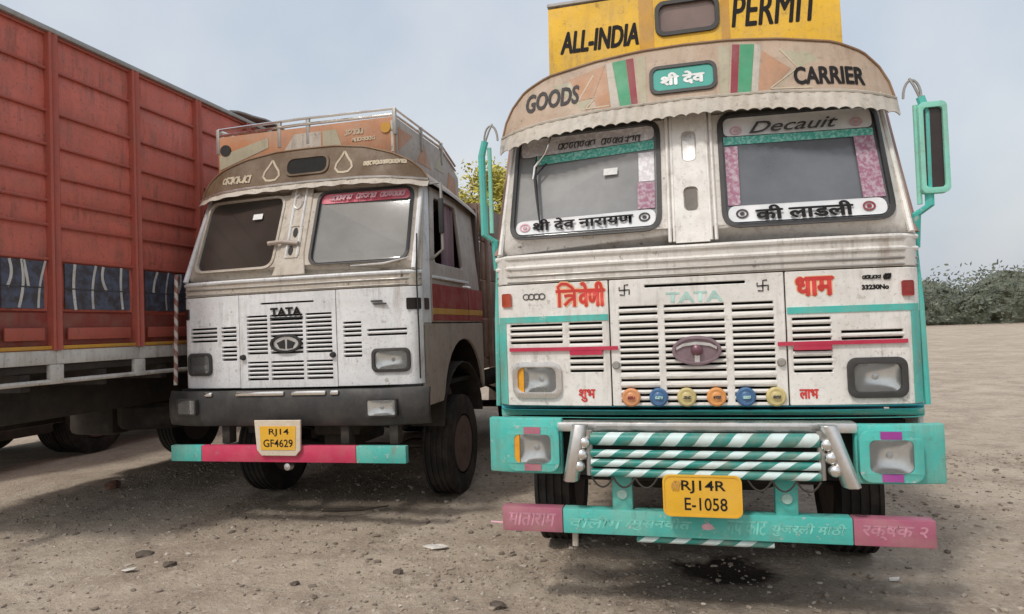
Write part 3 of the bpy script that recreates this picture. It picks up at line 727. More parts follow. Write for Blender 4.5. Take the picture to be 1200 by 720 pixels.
    MB().plate([(-0.505, 2.565), (-0.420, 2.567), (-0.418, 2.610), (-0.503, 2.608)], [], lambda u, v, d: gs(u, v, d), 0.003).build('paper_slip', WHITELET, gL, smooth=0)
    # centre pillar with ribs and oval vents
    pil = MB().plate([(-0.085, 2.10), (0.105, 2.10), (0.105, 2.92), (-0.085, 2.92)], [quad_round([(-0.032, 2.29), (0.052, 2.29), (0.052, 2.44), (-0.032, 2.44)], 0.035), quad_round([(-0.032, 2.60), (0.052, 2.60), (0.052, 2.80), (-0.032, 2.80)], 0.035)], lambda u, v, d: up(u, v, d - 0.016), 0.02).build('centre_pillar', WHITE_R, T, bevel=0.006, seg=1)
    MB().plate(quad_round([(-0.026, 2.296), (0.046, 2.296), (0.046, 2.434), (-0.026, 2.434)], 0.03), [], lambda u, v, d: up(u, v, d - 0.004), 0.004).build('vent_plate', VENT_D, pil, smooth=0)
    MB().plate(quad_round([(-0.026, 2.606), (0.046, 2.606), (0.046, 2.794), (-0.026, 2.794)], 0.03), [], lambda u, v, d: up(u, v, d - 0.004), 0.004).build('vent_plate', CHROME, pil, smooth=0)
    for x in (-0.118, -0.092, 0.112, 0.140):
        MB().tube([up(x, z, -0.006) for z in (2.11, 2.5, 2.92)], 0.0105, 6).build('pillar_rib', WHITE_R, T)
    for sx in (-1, 1):
        MB().tube([up(sx * x, z, -0.004) for x, z in ((1.165, 2.10), (1.140, 2.5), (1.110, 2.90))], 0.016, 6).build('pillar_rib', WHITE_R, T)
        MB().tube([up(sx * x, z, 0.016) for x, z in ((1.20, 2.10), (1.165, 2.5), (1.135, 2.90))], 0.024, 6).build('corner_rib', PILLAR_B, T)
    # wiper
    wp = MB(); wp.tube([up(-0.83, 2.87, -0.03), up(-0.875, 2.74, -0.045), up(-0.940, 2.66, -0.03), up(-0.950, 2.58, -0.02)], 0.007, 6)
    w_ = wp.build('wiper_arm', BRIGHT, T)
    MB().tube([up(-0.935, 2.74, -0.010), up(-0.940, 2.60, -0.016), up(-0.922, 2.45, -0.014), up(-0.895, 2.24, -0.008)], [0.004, 0.012, 0.010, 0.004], 6).build('wiper_blade', RUBBER, w_)
    MB().tube([up(-0.93, 2.61, -0.016), up(-0.865, 2.68, -0.012)], 0.006, 6).build('wiper_link', RUBBER, w_)
    # --- visor
    TOP = [(0, 3.345), (0.26, 3.338), (0.54, 3.305), (0.84, 3.240), (1.00, 3.165), (1.09, 3.075), (1.14, 2.985), (1.165, 2.885)]
    BOT = [(0, 2.962), (0.5, 2.945), (0.9, 2.900), (1.165, 2.870)]
    def vs_(x, z, d):
        a = abs(x); return (x, 0.105 + 0.26 * (z - 2.87) + 1.1 * max(0, a - 0.80) ** 2 + d, z)
    def vis(u, v, th):
        x = 1.165 * sin((u * 2 - 1) * pi / 2); return vs_(x, lerp(interp(BOT, abs(x)), interp(TOP, abs(x)), v), th)
    V = MB().grid(48, 8, vis, 0.03).build('visor', TAN, T, smooth=50)
    def fr(u, v, th):
        x = 1.175 * sin((u * 2 - 1) * pi / 2) * (0.995 + 0.005 * v); b = interp(BOT, abs(x))
        sc = 0.016 * abs(sin(x * 46)) ** 0.7 * (1 - v) + 0.004 * sin(x * 7)
        p = vs_(x, b + 0.006 - (1 - v) * (0.116 - sc), th); return (p[0], p[1] - 0.02 - (1 - v) ** 1.2 * 0.030 + 0.002 * sin(x * 92), p[2])
    MB().grid(420, 4, fr, 0.012).build('visor_fringe', FRINGE, T, smooth=60)
    pts = [vs_(1.165 * sin(k / 24 * pi / 2), interp(BOT, abs(1.165 * sin(k / 24 * pi / 2))) + 0.012, -0.018) for k in range(-24, 25)]
    MB().tube(pts, 0.010, 6).build('visor_bead', FRINGE, V)
    pts = [vs_(x, interp(TOP, abs(x)), -0.004) for x in [1.165 * sin(k / 30 * pi / 2) for k in range(-30, 31)]]
    MB().tube(pts, 0.008, 6).build('visor_rim', RIMB, V)
    # window in the visor
    wx0, wx1, wz0, wz1 = -0.205, 0.19, 3.025, 3.215
    MB().plate(rrect(wx0, wx1, wz0, wz1, 0.05), [rrect(wx0 + 0.022, wx1 - 0.022, wz0 + 0.022, wz1 - 0.022, 0.035)], lambda u, v, d: vs_(u, v, d - 0.014), 0.02).build('visor_window_frame', GASKET, V, bevel=0.005, seg=1)
    MB().plate(rrect(wx0 + 0.02, wx1 - 0.02, wz0 + 0.02, wz1 - 0.02, 0.035), [], lambda u, v, d: vs_(u, v, d - 0.006), 0.004).build('visor_window', GLASS_T, V, smooth=0)
    vt = lambda u, v, d: vs_(u, v, d - 0.0025)
    vw = lambda u, v, d: vs_(u, v, d - 0.0065)
    text('\u0936\u0940 \u0926\u0947\u0935', -0.135, 0.115, 3.075, 3.160, vw, WHITELET, V, bold=0.008, fat=0.005)
    strokes([[(-0.125, 3.098), (-0.085, 3.118)]], 0.014, vw, WHITELET, V)
    def vpatch(pts, mat, name, off=0.0018):
        MB().plate(pts, [], lambda u, v, d: vs_(u, v, d - off), 0.003).build(name, mat, V, smooth=0)
    for pts, m in (([(-0.385, 2.97), (-0.318, 2.97), (-0.348, 3.292), (-0.430, 3.285)], GREEN), ([(-0.316, 2.97), (-0.278, 2.97), (-0.300, 3.296), (-0.346, 3.293)], MAROON), ([(-0.440, 2.968), (-0.387, 2.97), (-0.432, 3.285), (-0.470, 3.280)], FRINGE),
                   ([(0.300, 2.965), (0.372, 2.963), (0.412, 3.288), (0.332, 3.298)], GREEN), ([(0.258, 2.966), (0.298, 2.965), (0.330, 3.298), (0.288, 3.304)], MAROON), ([(0.374, 2.963), (0.410, 2.960), (0.450, 3.282), (0.414, 3.288)], FRINGE),
                   ([(-0.520, 2.97), (-0.442, 2.968), (-0.472, 3.275), (-0.548, 3.05)], ORANGE_V), ([(-0.640, 3.04), (-0.550, 3.055), (-0.476, 3.272), (-0.70, 3.20)], ORANGE_V), ([(0.414, 2.962), (0.47, 2.96), (0.60, 3.10), (0.452, 3.24)], ORANGE_V),
                   ([(-0.262, 2.975), (-0.225, 2.975), (-0.225, 3.300), (-0.286, 3.302)], SAGE), ([(0.205, 2.975), (0.246, 2.975), (0.276, 3.300), (0.205, 3.305)], SAGE)):
        vpatch(pts, m, 'visor_stripe')
    vpatch([(-1.06, 2.93), (-0.62, 2.975), (-0.555, 3.05), (-0.66, 3.045), (-0.56, 3.20), (-0.80, 3.170), (-0.98, 3.10)], SAGE, 'visor_pennant', 0.0010)
    vpatch([(0.50, 2.972), (1.02, 2.915), (1.06, 2.98), (0.98, 3.08), (0.84, 3.165), (0.56, 3.225), (0.64, 3.10)], SAGE, 'visor_pennant', 0.0010)
    for l in ([(-1.07, 2.94), (-0.60, 2.985), (-0.45, 2.99)], [(-0.60, 2.985), (-0.53, 3.06), (-0.64, 3.05), (-0.55, 3.21)], [(0.48, 2.985), (0.70, 2.965), (1.08, 2.915)], [(0.48, 2.985), (0.64, 3.10), (0.55, 3.235)]):
        strokes([l], 0.009, lambda u, v, d: vs_(u, v, d), CREAMLET, V, 'visor_line', off=0.0030)
    text('GOODS', -0.985, -0.640, 3.008, 3.130, vt, GREYLET, V, bold=0.012, shear=0.12, slope=0.075, fat=0.003)
    text('CARRIER', 0.615, 0.990, 2.995, 3.105, vt, BLACKLET, V, bold=0.012, slope=-0.11, fat=0.003)
    # cab roof behind the visor
    def roof(u, v, th):
        x = 1.15 * sin((u * 2 - 1) * pi / 2); z = interp(TOP, abs(x)) - 0.03 - 0.10 * v * v - th; y = lerp(vs_(x, z, 0)[1] + 0.02, 1.95, v); return (x, y, z)
    MB().grid(28, 8, roof, 0.02).build('cab_roof', FRINGE, T, smooth=60)
    MB().grid(28, 6, lambda u, v, th: (1.14 * sin((u * 2 - 1) * pi / 2), 1.94 + th, lerp(2.85, interp(TOP, abs(1.14 * sin((u * 2 - 1) * pi / 2))) - 0.14, v)), 0.02).build('cab_rear_panel', FRINGE, T)
    # --- permit board
    by = 0.34
    bs = lambda u, v, d: (u, by + 0.06 * (v - 3.3) + d, v)
    BW = rrect(-0.148, 0.218, 3.475, 3.680, 0.055)
    B = MB().plate([(-0.855, 3.24), (0.925, 3.20), (0.925, 3.755), (0.22, 3.765), (-0.145, 3.765), (-0.855, 3.755)], [BW], bs, 0.03).build('permit_board', YELLOW, T, bevel=0.004, seg=1)
    MB().plate(rrect(-0.162, 0.232, 3.461, 3.694, 0.06), [rrect(-0.135, 0.205, 3.488, 3.667, 0.045)], lambda u, v, d: bs(u, v, d - 0.014), 0.04).build('board_window_frame', GASKET, B, bevel=0.006, seg=1)
    MB().plate(BW, [], lambda u, v, d: bs(u, v, d + 0.010), 0.005).build('board_window', GLASS_B, B, smooth=0)
    MB().box(-0.22, 0.30, by + 0.16, by + 0.18, 3.40, 3.74).build('board_window_backing', INTERIOR, B)
    for x0, x1 in ((-0.262, -0.172), (0.242, 0.290)):
        MB().plate([(x0, 3.30), (x1, 3.30), (x1, 3.752), (x0, 3.752)], [], lambda u, v, d: bs(u, v, d - 0.003), 0.004).build('board_stripe', MUSTARD, B, smooth=0)
    text('ALL-INDIA', -0.775, -0.270, 3.435, 3.580, lambda u, v, d: bs(u, v, d), BLACKLET, B, bold=0.012, shear=0.22, slope=0.0, fat=0.004)
    text('PERMIT', 0.305, 0.815, 3.465, 3.665, lambda u, v, d: bs(u, v, d), BLACKLET, B, bold=0.0, shear=0.22, slope=-0.05, fat=0.004)
    MB().box(-0.86, 0.93, by + 0.020, by + 0.075, 3.768, 3.790).build('board_angle_iron', STEEL, B, bevel=0.004, seg=1)
    for x in (-0.80, 0.0, 0.86):
        MB().tube([(x, by + 0.07, 3.75), (x, by + 0.75, 3.22)], 0.018, 6).build('board_stay', STEEL, B)
    # --- writing and marks on the lower face
    ls = lambda u, v, d: low(u, v, d)
    for m, off, b in ((ORANGELET, 0.0012, 0.011), (REDLET, 0.0032, 0.005)):
        text('\u0935\u0947\u0923\u0940', -0.662, -0.510, 1.757, 1.900, ls, m, lp, bold=0.008, off=off, fat=b)
        w = 0.034 if m is ORANGELET else 0.017
        strokes([[(-0.806, 1.853), (-0.656, 1.853)], [(-0.783, 1.853), (-0.783, 1.757)], [(-0.783, 1.853), (-0.790, 1.880), (-0.768, 1.898), (-0.735, 1.895), (-0.706, 1.874), (-0.690, 1.853)],
                 [(-0.690, 1.853), (-0.690, 1.757)], [(-0.690, 1.812), (-0.722, 1.796), (-0.752, 1.766)], [(-0.690, 1.822), (-0.725, 1.826), (-0.752, 1.822)]], w, ls, m, lp, off=off)
        text('\u0927\u093e\u092e', 0.552, 0.742, 1.768, 1.870, ls, m, rp, bold=0.008, off=off, fat=b)
    text('\u0936\u0941\u092d', -0.682, -0.585, 1.188, 1.262, ls, REDLET, lp, bold=0.006, fat=0.0025)
    text('\u0932\u093e\u092d', 0.545, 0.640, 1.200, 1.252, ls, REDLET, rp, bold=0.006, fat=0.0025)
    text('TATA', -0.155, 0.160, 1.757, 1.818, ls, PALELET, hood, bold=0.03)
    for k in range(4):
        cx = -0.995 + k * 0.034
        MB().plate(ellipse(cx, 1.828, 0.022, 0.020, 18), [ellipse(cx, 1.828, 0.016, 0.014, 18)], lambda u, v, d: low(u, v, d - 0.003 - k * 0.0006), 0.003).build('painted_ring', GREYLET, lp, smooth=0)
    def swastika(cx, cz, s):
        a = s; strokes([[(cx - a * 0.9, cz + a * 0.55), (cx - a * 0.95, cz - a * 0.05), (cx, cz), (cx + a * 0.9, cz + a * 0.02), (cx + a * 0.85, cz - a * 0.85)],
                        [(cx + a * 0.75, cz + a * 0.95), (cx + a * 0.05, cz + a * 0.9), (cx, cz), (cx - a * 0.02, cz - a * 0.95), (cx - a * 0.85, cz - a * 0.85)]], 0.007, ls, BLACKLET, hood, 'painted_symbol')
    swastika(-0.392, 1.843, 0.032); swastika(0.376, 1.834, 0.032)
    scribble(0.890, 0.985, 1.846, 1.868, 11, 0.006, ls, BLACKLET, rp, words=1); scribble(0.998, 1.035, 1.840, 1.874, 12, 0.008, ls, BLACKLET, rp, words=1)
    text('33230No', 0.888, 1.028, 1.788, 1.816, ls, BLACKLET, rp, bold=0.06)
    for sx in (-1, 1):
        z = 1.812 if sx < 0 else 1.790
        MB().plate(rrect(sx * 1.125 - 0.034, sx * 1.125 + 0.034, z - 0.042, z + 0.042, 0.01), [], lambda u, v, d: low(u, v, d - 0.016), 0.02).build('side_reflector', MARKER if sx < 0 else SIDE_RED, T, bevel=0.004, seg=1)
    for cx in (-0.455, 0.457):
        MB().lathe([(-0.022, 0.0005), (-0.022, 0.016), (-0.006, 0.024), (0.004, 0.024)], 'Y', (cx, 0, 1.403), 16).build('hood_latch', STEEL, hood)
    # badge
    e = MB().plate(ellipse(0.004, 1.480, 0.137, 0.084, 36), [ellipse(0.004, 1.480, 0.118, 0.066, 36)], lambda u, v, d: low(u, v, d - 0.026), 0.022).build('badge', BADGE, hood, bevel=0.006)
    MB().plate(ellipse(0.004, 1.480, 0.120, 0.068, 36), [], lambda u, v, d: low(u, v, d - 0.012), 0.01).build('badge_plate', BADGE, hood, smooth=0)
    MB().lathe([(-0.052, 0.0005), (-0.050, 0.018), (-0.040, 0.030), (-0.014, 0.034)], 'Y', (0.006, 0, 1.482), 20).build('badge_boss', BADGE_D, hood)
    b2 = MB(); b2.box(-0.008, 0.020, -0.024, -0.012, 1.408, 1.455)
    b2.ring_tube([[(x, y, z + dz_) for y, dz_ in ((-0.022, -0.008), (-0.022, 0.008), (-0.012, 0.008), (-0.012, -0.008))] for x, z in ((-0.108, 1.492), (-0.07, 1.512), (0.004, 1.522), (0.078, 1.512), (0.116, 1.492))])
    b2.build('badge_letter', CHROME, hood)
    # reflector discs along the foot of the hood
    for x, m, lab in ((-0.374, D_PEACH, 'peach'), (-0.217, D_BLUE, 'blue'), (-0.060, D_CREAM, 'straw yellow'), (0.104, D_ORANGE, 'orange'), (0.262, D_BLUE, 'blue'), (0.421, D_CREAM, 'straw yellow')):
        d = MB().lathe([(-0.030, 0.0005), (-0.030, 0.016), (-0.022, 0.030), (-0.024, 0.044), (-0.016, 0.053), (0.002, 0.054)], 'Y', (x, 0, 1.214), 28).build('reflector_disc', m, hood, label=f'{lab} round reflector')
        scribble(x - 0.02, x + 0.02, 1.206, 1.222, int(x * 1000), 0.005, lambda u, v, dd: (u, -0.031 + dd, v), MAROON if m is D_PEACH else (PALELET if m is D_BLUE else GREYLET), hood, words=1)
    # lamps
    lamp(T, low, -1.098, -0.785, 1.210, 1.430, CHROME, amber=0.17, rim=0.034, r=0.06)
    lamp(T, low, 0.792, 1.100, 1.200, 1.420, GASKET, rim=0.034, r=0.05)
    # --- bumper
    bsf = lambda u, v, d: (u, -0.13 + 0.30 * max(0, (abs(u) - 0.95)) ** 1.5 + d, v)
    MB().box(-0.80, 0.80, -0.125, -0.02, 1.030, 1.085).build('bumper_beam', CHROME, T, bevel=0.01)
    MB().box(-0.80, 0.80, -0.02, 0.02, 0.76, 1.03).build('bumper_backing', VOID, T)
    MB().box(-0.57, 0.57, -0.132, -0.127, 1.046, 1.066).build('beam_groove', STEEL, T)
    for sx in (-1, 1):
        zt = 1.105 if sx < 0 else 1.075; zb_ = 0.782 if sx < 0 else 0.765
        x0, x1 = (-1.225, -0.775) if sx < 0 else (0.785, 1.225)
        lx0, lx1 = (-1.100, -0.785) if sx < 0 else (0.795, 1.100)
        lz0, lz1 = (0.805, 1.065) if sx < 0 else (0.785, 1.050)
        E_ = MB().grid(14, 4, lambda u, v, th: bsf(lerp(x0, x1, u), lerp(zb_, zt, v), th + 0.02), 0.06).build('bumper_end', TEAL, T, bevel=0.01, label='teal bumper end with its fog lamp' if sx < 0 else 'teal and purple bumper end with its fog lamp')
        fr_m = TEAL
        o = lamp(T, bsf, lx0, lx1, lz0, lz1, fr_m, 'fog_lamp', rim=0.048, r=0.055, amber=0.16 if sx < 0 else None, proud=0.030, deep=0.02, b0d=-0.014, b1d=0.016)
        patch = PINK_R if sx < 0 else PURPLE
        xc, zc_ = (lx0 + lx1) / 2, (lz0 + lz1) / 2
        for a, b, c, d_ in ((xc - 0.05, xc + 0.05, lz0 + 0.004, lz0 + 0.044), (xc - 0.05, xc + 0.05, lz1 - 0.044, lz1 - 0.004), (lx0 + 0.004, lx0 + 0.044, zc_ - 0.05, zc_ + 0.05), (lx1 - 0.044, lx1 - 0.004, zc_ - 0.05, zc_ + 0.05)):
            if sx < 0 and a > xc: continue
            MB().plate([(a, c), (b, c), (b, d_), (a, d_)], [], lambda u, v, d: bsf(u, v, d - 0.029), 0.006).build('painted_patch', patch, o)
        # slanted brace
        xa, xb = (-0.655, -0.715) if sx < 0 else (0.640, 0.745)
        m = MB(); m.ring_tube([[(x + a * 0.045, y, z) for a, y in ((-1, -0.20), (-0.5, -0.235), (0.5, -0.235), (1, -0.20), (1, -0.17), (-1, -0.17))] for x, z in ((xa, 1.085), (xb, 0.765))]); m.build('bumper_brace', CHROME, T, bevel=0.004, seg=1)
        for k in range(3):
            z = (0.985, 0.918, 0.852)[k]; x = sx * (0.630 + 0.018 * k)
            MB().lathe([(-0.036 * cos(pi * i / 8) * 1.0, max(0.0005, 0.036 * sin(pi * i / 8))) for i in range(9)], 'X', (x, -0.20, z), 16).build('chrome_ball', BRIGHT, T)
        MB().tube([(sx * 0.605, -0.19, 0.80), (sx * 0.605, -0.19, 1.05)], 0.020, 8).build('bar_upright', STEEL, T)
        m = MB(); m.box(sx * 0.437 - 0.058, sx * 0.437 + 0.058, -0.12, -0.05, 0.575, 0.79); hg = m.build('bumper_hanger', TEAL, T, bevel=0.01)
        MB().lathe([(-0.135, 0.0005), (-0.132, 0.026), (-0.118, 0.032)], 'Y', (sx * 0.437, 0, 0.68), 16).build('hanger_disc', PALELET, hg)
    for z, r, y in ((1.003, 0.037, -0.185), (0.925, 0.0210, -0.205), (0.873, 0.0210, -0.210), (0.818, 0.0225, -0.205)):
        b = MB().tube([(-0.595, 0, 0), (-0.2, 0, -0.002), (0.2, 0, -0.003), (0.595, 0, 0)], r, 16).build('striped_bar', SPIRAL, T, (0.0, y, z))
        b.rotation_euler = (random.uniform(-2, 2), 0, 0)
    for sx in (-1, 1):
        for k in range(3):
            xa = sx * (0.235 + 0.12 * k); pts = [(xa + sx * 0.12 * t, -0.215, 0.795 - 0.055 * (1 - (2 * t - 1) ** 2)) for t in [i / 7 for i in range(8)]]
            MB().tube(pts, 0.0055, 6).build('chain_loop', UNDER, T)
    # number plate
    ps = lambda u, v, d: (u, -0.232 + d, v)
    P = MB().plate(rrect(-0.202, 0.196, 0.603, 0.815, 0.035), [], ps, 0.012).build('number_plate', YELLOWLET, T, bevel=0.003, seg=1)
    MB().plate(rrect(-0.208, 0.202, 0.597, 0.821, 0.038), [rrect(-0.198, 0.192, 0.607, 0.811, 0.033)], lambda u, v, d: ps(u, v, d - 0.004), 0.018).build('plate_rim', YELLOWLET, P)
    text('RJ14R', -0.110, 0.120, 0.722, 0.792, ps, BLACKLET, P, bold=0.012, slope=0.0)
    text('E-1058', -0.095, 0.125, 0.632, 0.700, ps, BLACKLET, P, bold=0.008)
    scribble(-0.165, -0.118, 0.735, 0.79, 31, 0.006, ps, MUSTARD, P, words=1)
    # lower bumper plank
    L = None
    for x0, x1, m in ((-1.140, -0.782, PINK_R), (-0.779, 0.752, TEAL), (0.755, 1.140, PINK_R)):
        o = MB().box(x0, x1, -0.140, -0.055, 0.452, 0.592).build('lower_bumper', m, T, bevel=0.006, label=None if m is TEAL else 'faded pink end of the lower bumper')
        if m is TEAL: L = o
    lb = lambda u, v, d: (u, -0.140 + d, v)
    for w_, a, b, m_ in (('\u0935\u093e\u0932\u0940\u0917', -0.735, -0.44, FAINT), ('/\u092e\u0941\u0938\u0928\u0935\u094b\u0924', -0.425, -0.06, FAINT), ('\u0917\u092a \u0915\u093e\u091f', 0.125, 0.33, FAINT), ('\u092f\u0941\u091c\u0930\u0932\u0940 \u092e\u093e\u0920\u0940', 0.355, 0.72, FAINT), ('\u092e\u093e\u0924\u093e\u0930\u093e\u092e', -1.10, -0.82, FAINTP), ('\u0930\u0915\u094d\u0937\u0915 \u0968', 0.80, 1.10, FAINTP)):
        text(w_, a, b, 0.486, 0.560, lb, m_, T, bold=0.006, shear=0.22, fat=0.002, off=0.0008)
    MB().plate(ellipse(0.02, 0.520, 0.03, 0.018, 16), [], lambda u, v, d: lb(u, v, d - 0.003), 0.002).build('painted_flower', PINKLET, T, smooth=0)
    b = MB().tube([(-0.365, 0, 0), (0.365, 0, 0)], 0.021, 14).build('striped_bar', SPIRAL, T, (0.0, -0.10, 0.428))
    MB().tube([(-0.72, -0.08, 0.44), (-0.722, -0.08, 0.365)], 0.018, 8).build('drain_tube', FRINGE, T)
    MB().tube([(-1.225, -0.09, 0.485), (-1.142, -0.09, 0.482)], 0.007, 6).build('guide_rod', PINKLET, T)
    # mirrors on long teal tubes
    for sx in (-1, 1):
        q = lambda x, y, z: (sx * x, y, z)
        pts = [q(1.215, 0.20, 2.02), q(1.215, 0.16, 2.20), q(1.27, 0.12, 2.24), q(1.275, 0.12, 2.75), q(1.25, 0.12, 2.84)]
        a = MB().tube(pts, 0.024, 8).build('mirror_arm', TEAL, T)
        MB().tube([q(1.225, 0.13, 2.25), q(1.225, 0.13, 2.80)], 0.014, 8).build('mirror_brace', MINT, a)
        MB().tube([q(1.19, 0.22, 2.17), q(1.10, 0.13, 2.155), q(1.03, 0.10, 2.150)], 0.008, 6).build('mirror_hook', STEEL, a)
        wire = [q(1.21 + 0.045 * cos(t) , 0.12, 2.84 + 0.10 * sin(t)) for t in [pi * i / 10 for i in range(11)]]
        MB().tube(wire, 0.007, 6).build('mirror_wire', STEEL, a)
        MB().tube([q(1.255, 0.12, 2.82), q(1.22, 0.11, 2.90), q(1.20, 0.12, 2.95)], 0.007, 6).build('mirror_wire', STEEL, a)
        if sx > 0:
            MB().plate(rrect(1.225, 1.365, 2.30, 2.80, 0.03), [rrect(1.248, 1.342, 2.33, 2.77, 0.02)], lambda u, v, d: (u, 0.08 + d, v), 0.05).build('mirror_case', MINT, a, bevel=0.008)
            MB().box(1.24, 1.35, 0.10, 0.112, 2.32, 2.78).build('mirror_back', MARKER_B, a)
        MB().tube([q(1.205, 0.19, 2.05), q(1.215, 0.16, 1.70), q(1.22, 0.15, 1.15)], 0.017, 8).build('teal_edge_tube', TEAL, T)
    for sx in (-1, 1):
        C.sides(sx, {'low': WHITE_R, 'post': TRIM_R, 'door': WHITE_R, 's2': TEAL, 's3': MUSTARD})
    C.inside(); C.chassis(); C.cargo(2.75, CARGO)
    return T
right_truck()

# ------------------------------------------------------------------ left hand white truck
def left_truck():
    T = thing('goods_truck', 'older white goods truck with brown visor, roof rack and black bumper in the middle', 'truck', (-3.35, 5.27, 0), (0, 0, 0), 'trucks parked in the dirt yard')
    dz = 0.10
    C = Cab(T, dz, 0.34, WHITE_L, TRIM_L)
    low, up = C.low, C.up
    sl = 0.017
    ca, cb, cc = (-0.446, -0.235), (-0.205, 0.120), (0.150, 0.405)
    g1 = [1.862, 1.834, 1.806]; 
    gz = [1.845, 1.808, 1.771, 1.734, 1.697, 1.660, 1.623, 1.586, 1.549, 1.512]
    gz2 = [1.430, 1.392, 1.354, 1.316, 1.278]
    hole = lambda c, z: (c[0], c[1], z[-1] - sl / 2, z[0] + sl / 2)
    cols = (ca, cb, cc)
    hood = C.panel('hood_panel', -0.521, 0.446, 1.203, 2.045, [hole(c, gz) for c in cols] + [hole(c, gz2) for c in cols] + [(-0.30, 0.235, 1.950, 1.966)])
    for c in cols:
        C.slats(hood, *c, gz, sl); C.slats(hood, *c, gz2, sl)
    LA, LB = (-1.085, -0.775), (-0.722, -0.560); RB, RA = (0.515, 0.680), (0.735, 1.085)
    z4 = [1.752, 1.714, 1.676, 1.638]; z5 = [1.575, 1.537, 1.499, 1.461]; z2 = [1.680, 1.638]
    lp = C.panel('side_panel', -1.20, -0.527, 1.203, 2.045, [hole(LA, z4), hole(LB, z4), hole(LB, z5), (-1.09, -0.86, 1.35, 1.49)], label='front panel with four wide louvre slots')
    rp = C.panel('side_panel', 0.452, 1.20, 1.203, 2.045, [hole(RA, z2), hole(RB, z4), hole(RB, z5), (0.80, 1.08, 1.34, 1.49)], label='front panel with two wide louvre slots')
    C.slats(lp, *LA, z4, sl); C.slats(lp, *LB, z4, sl); C.slats(lp, *LB, z5, sl)
    C.slats(rp, *RA, z2, sl); C.slats(rp, *RB, z4, sl); C.slats(rp, *RB, z5, sl)
    MB().plate(C.outline(-1.13, 1.13, 1.21, 2.03), [], lambda u, v, d: low(u, v, 0.055 + d), 0.01).build('louvre_backing', VOID, T, smooth=0)
    cw = C.panel('cowl_panel', -1.20, 1.20, 2.052, 2.188, mat=TRIM_L)
    for z, r in ((2.172, 0.018), (2.115, 0.010), (2.066, 0.008)):
        MB().tube([low(x, z, 0.0) for x in [k * 0.1 for k in range(-12, 13)]], r, 8).build('cowl_moulding', WHITE_L if r > 0.012 else STEEL, cw)
    cl = [(-1.06, 2.285), (-0.195, 2.285), (-0.170, 2.975), (-1.03, 2.975)]; cr = [(0.175, 2.285), (1.095, 2.285), (1.075, 2.975), (0.180, 2.975)]
    outl = [(x, 2.194) for x in [k * 0.1 for k in range(-12, 13)]] + [(1.13, 3.06)] + [(x * 1.13, 3.06) for x in [k * 0.1 for k in range(9, -10, -1)]] + [(-1.13, 3.06)]
    MB().plate(outl, [quad_round(cl, 0.10, 6), quad_round(cr, 0.10, 6)], up, 0.03).build('windscreen_surround', TRIM_L, T, bevel=0.004, seg=1)
    gL, _ = C.windscreen(cl, GLASS_LD, TRIM_L); gR, _ = C.windscreen(cr, GLASS_LG)
    gl = lambda u, v, d: up(u, v, d + 0.021)
    gs = lambda u, v, d: up(u, v, d + 0.0168)
    MB().plate(quad_round([(0.198, 2.86), (1.055, 2.86), (1.052, 2.952), (0.202, 2.952)], 0.04), [], lambda u, v, d: gl(u, v, d - 0.004), 0.003).build('sticker_band', BAND_ROSE, gR, smooth=0)
    scribble(0.28, 1.0, 2.885, 2.935, 51, 0.012, gs, PINKLET, gR, words=3)
    MB().plate([(-0.505, 2.765), (-0.405, 2.768), (-0.403, 2.822), (-0.503, 2.819)], [], lambda u, v, d: gs(u, v, d), 0.003).build('paper_slip', WHITELET, gL, smooth=0)
    # centre pillar and the wiper hinge on it
    pil = MB().plate([(-0.175, 2.20), (0.155, 2.20), (0.115, 2.40), (0.115, 3.04), (-0.115, 3.04), (-0.135, 2.40)], [], lambda u, v, d: up(u, v, d - 0.012), 0.014).build('centre_pillar', TRIM_L, T, bevel=0.006, seg=1)
    for x in (-0.06, 0.05):
        MB().tube([up(x, z, -0.014) for z in (2.36, 2.6, 3.03)], 0.011, 6).build('pillar_rib', WHITE_L, pil)
    MB().tube([up(-0.02 + 0.045 * cos(a), 2.90 + 0.07 * sin(a), -0.016) for a in [2 * pi * i / 16 for i in range(16)]], 0.008, 5, closed=True).build('pillar_ring', CHROME, pil)
    MB().tube([up(-0.24, 2.505, -0.05), up(-0.10, 2.515, -0.045), up(0.06, 2.49, -0.035)], [0.022, 0.018, 0.020], 8).build('wiper_hinge', SIDE_BEIGE, pil)
    for x, z in ((0.0, 2.60), (-0.02, 2.43)):
        MB().plate(ellipse(x, z, 0.022, 0.045, 14), [], lambda u, v, d: up(u, v, d - 0.020), 0.012).build('pillar_hole', RUBBER, pil)
    MB().plate(quad_round([(-0.075, 2.36), (0.07, 2.36), (0.07, 2.68), (-0.075, 2.68)], 0.04), [quad_round([(-0.055, 2.38), (0.05, 2.38), (0.05, 2.66), (-0.055, 2.66)], 0.03)], lambda u, v, d: up(u, v, d - 0.02), 0.012).build('hinge_plate', TRIM_L, pil)
    for sx in (-1, 1):
        MB().tube([up(sx * x, z, -0.004) for x, z in ((1.155, 2.20), (1.14, 2.6), (1.12, 3.04))], 0.024, 8).build('pillar_rib', WHITE_L, T)
    MB().tube([up(0.60, 2.245, -0.02), up(0.90, 2.250, -0.02), up(1.12, 2.30, -0.015)], [0.007, 0.012, 0.006], 6).build('wiper_arm', CHROME, T)
    # visor
    TOP = [(0, 3.425), (0.30, 3.420), (0.62, 3.375), (0.90, 3.285), (1.06, 3.205), (1.15, 3.125), (1.20, 3.04)]
    BOT = [(0, 3.075), (0.6, 3.065), (1.20, 3.02)]
    def vs_(x, z, d):
        a = abs(x); return (x, 0.245 + 0.24 * (z - 3.05) + 0.8 * max(0, a - 0.75) ** 2 + d, z)
    def vis(u, v, th):
        x = 1.20 * sin((u * 2 - 1) * pi / 2); return vs_(x, lerp(interp(BOT, abs(x)), interp(TOP, abs(x)), v), th)
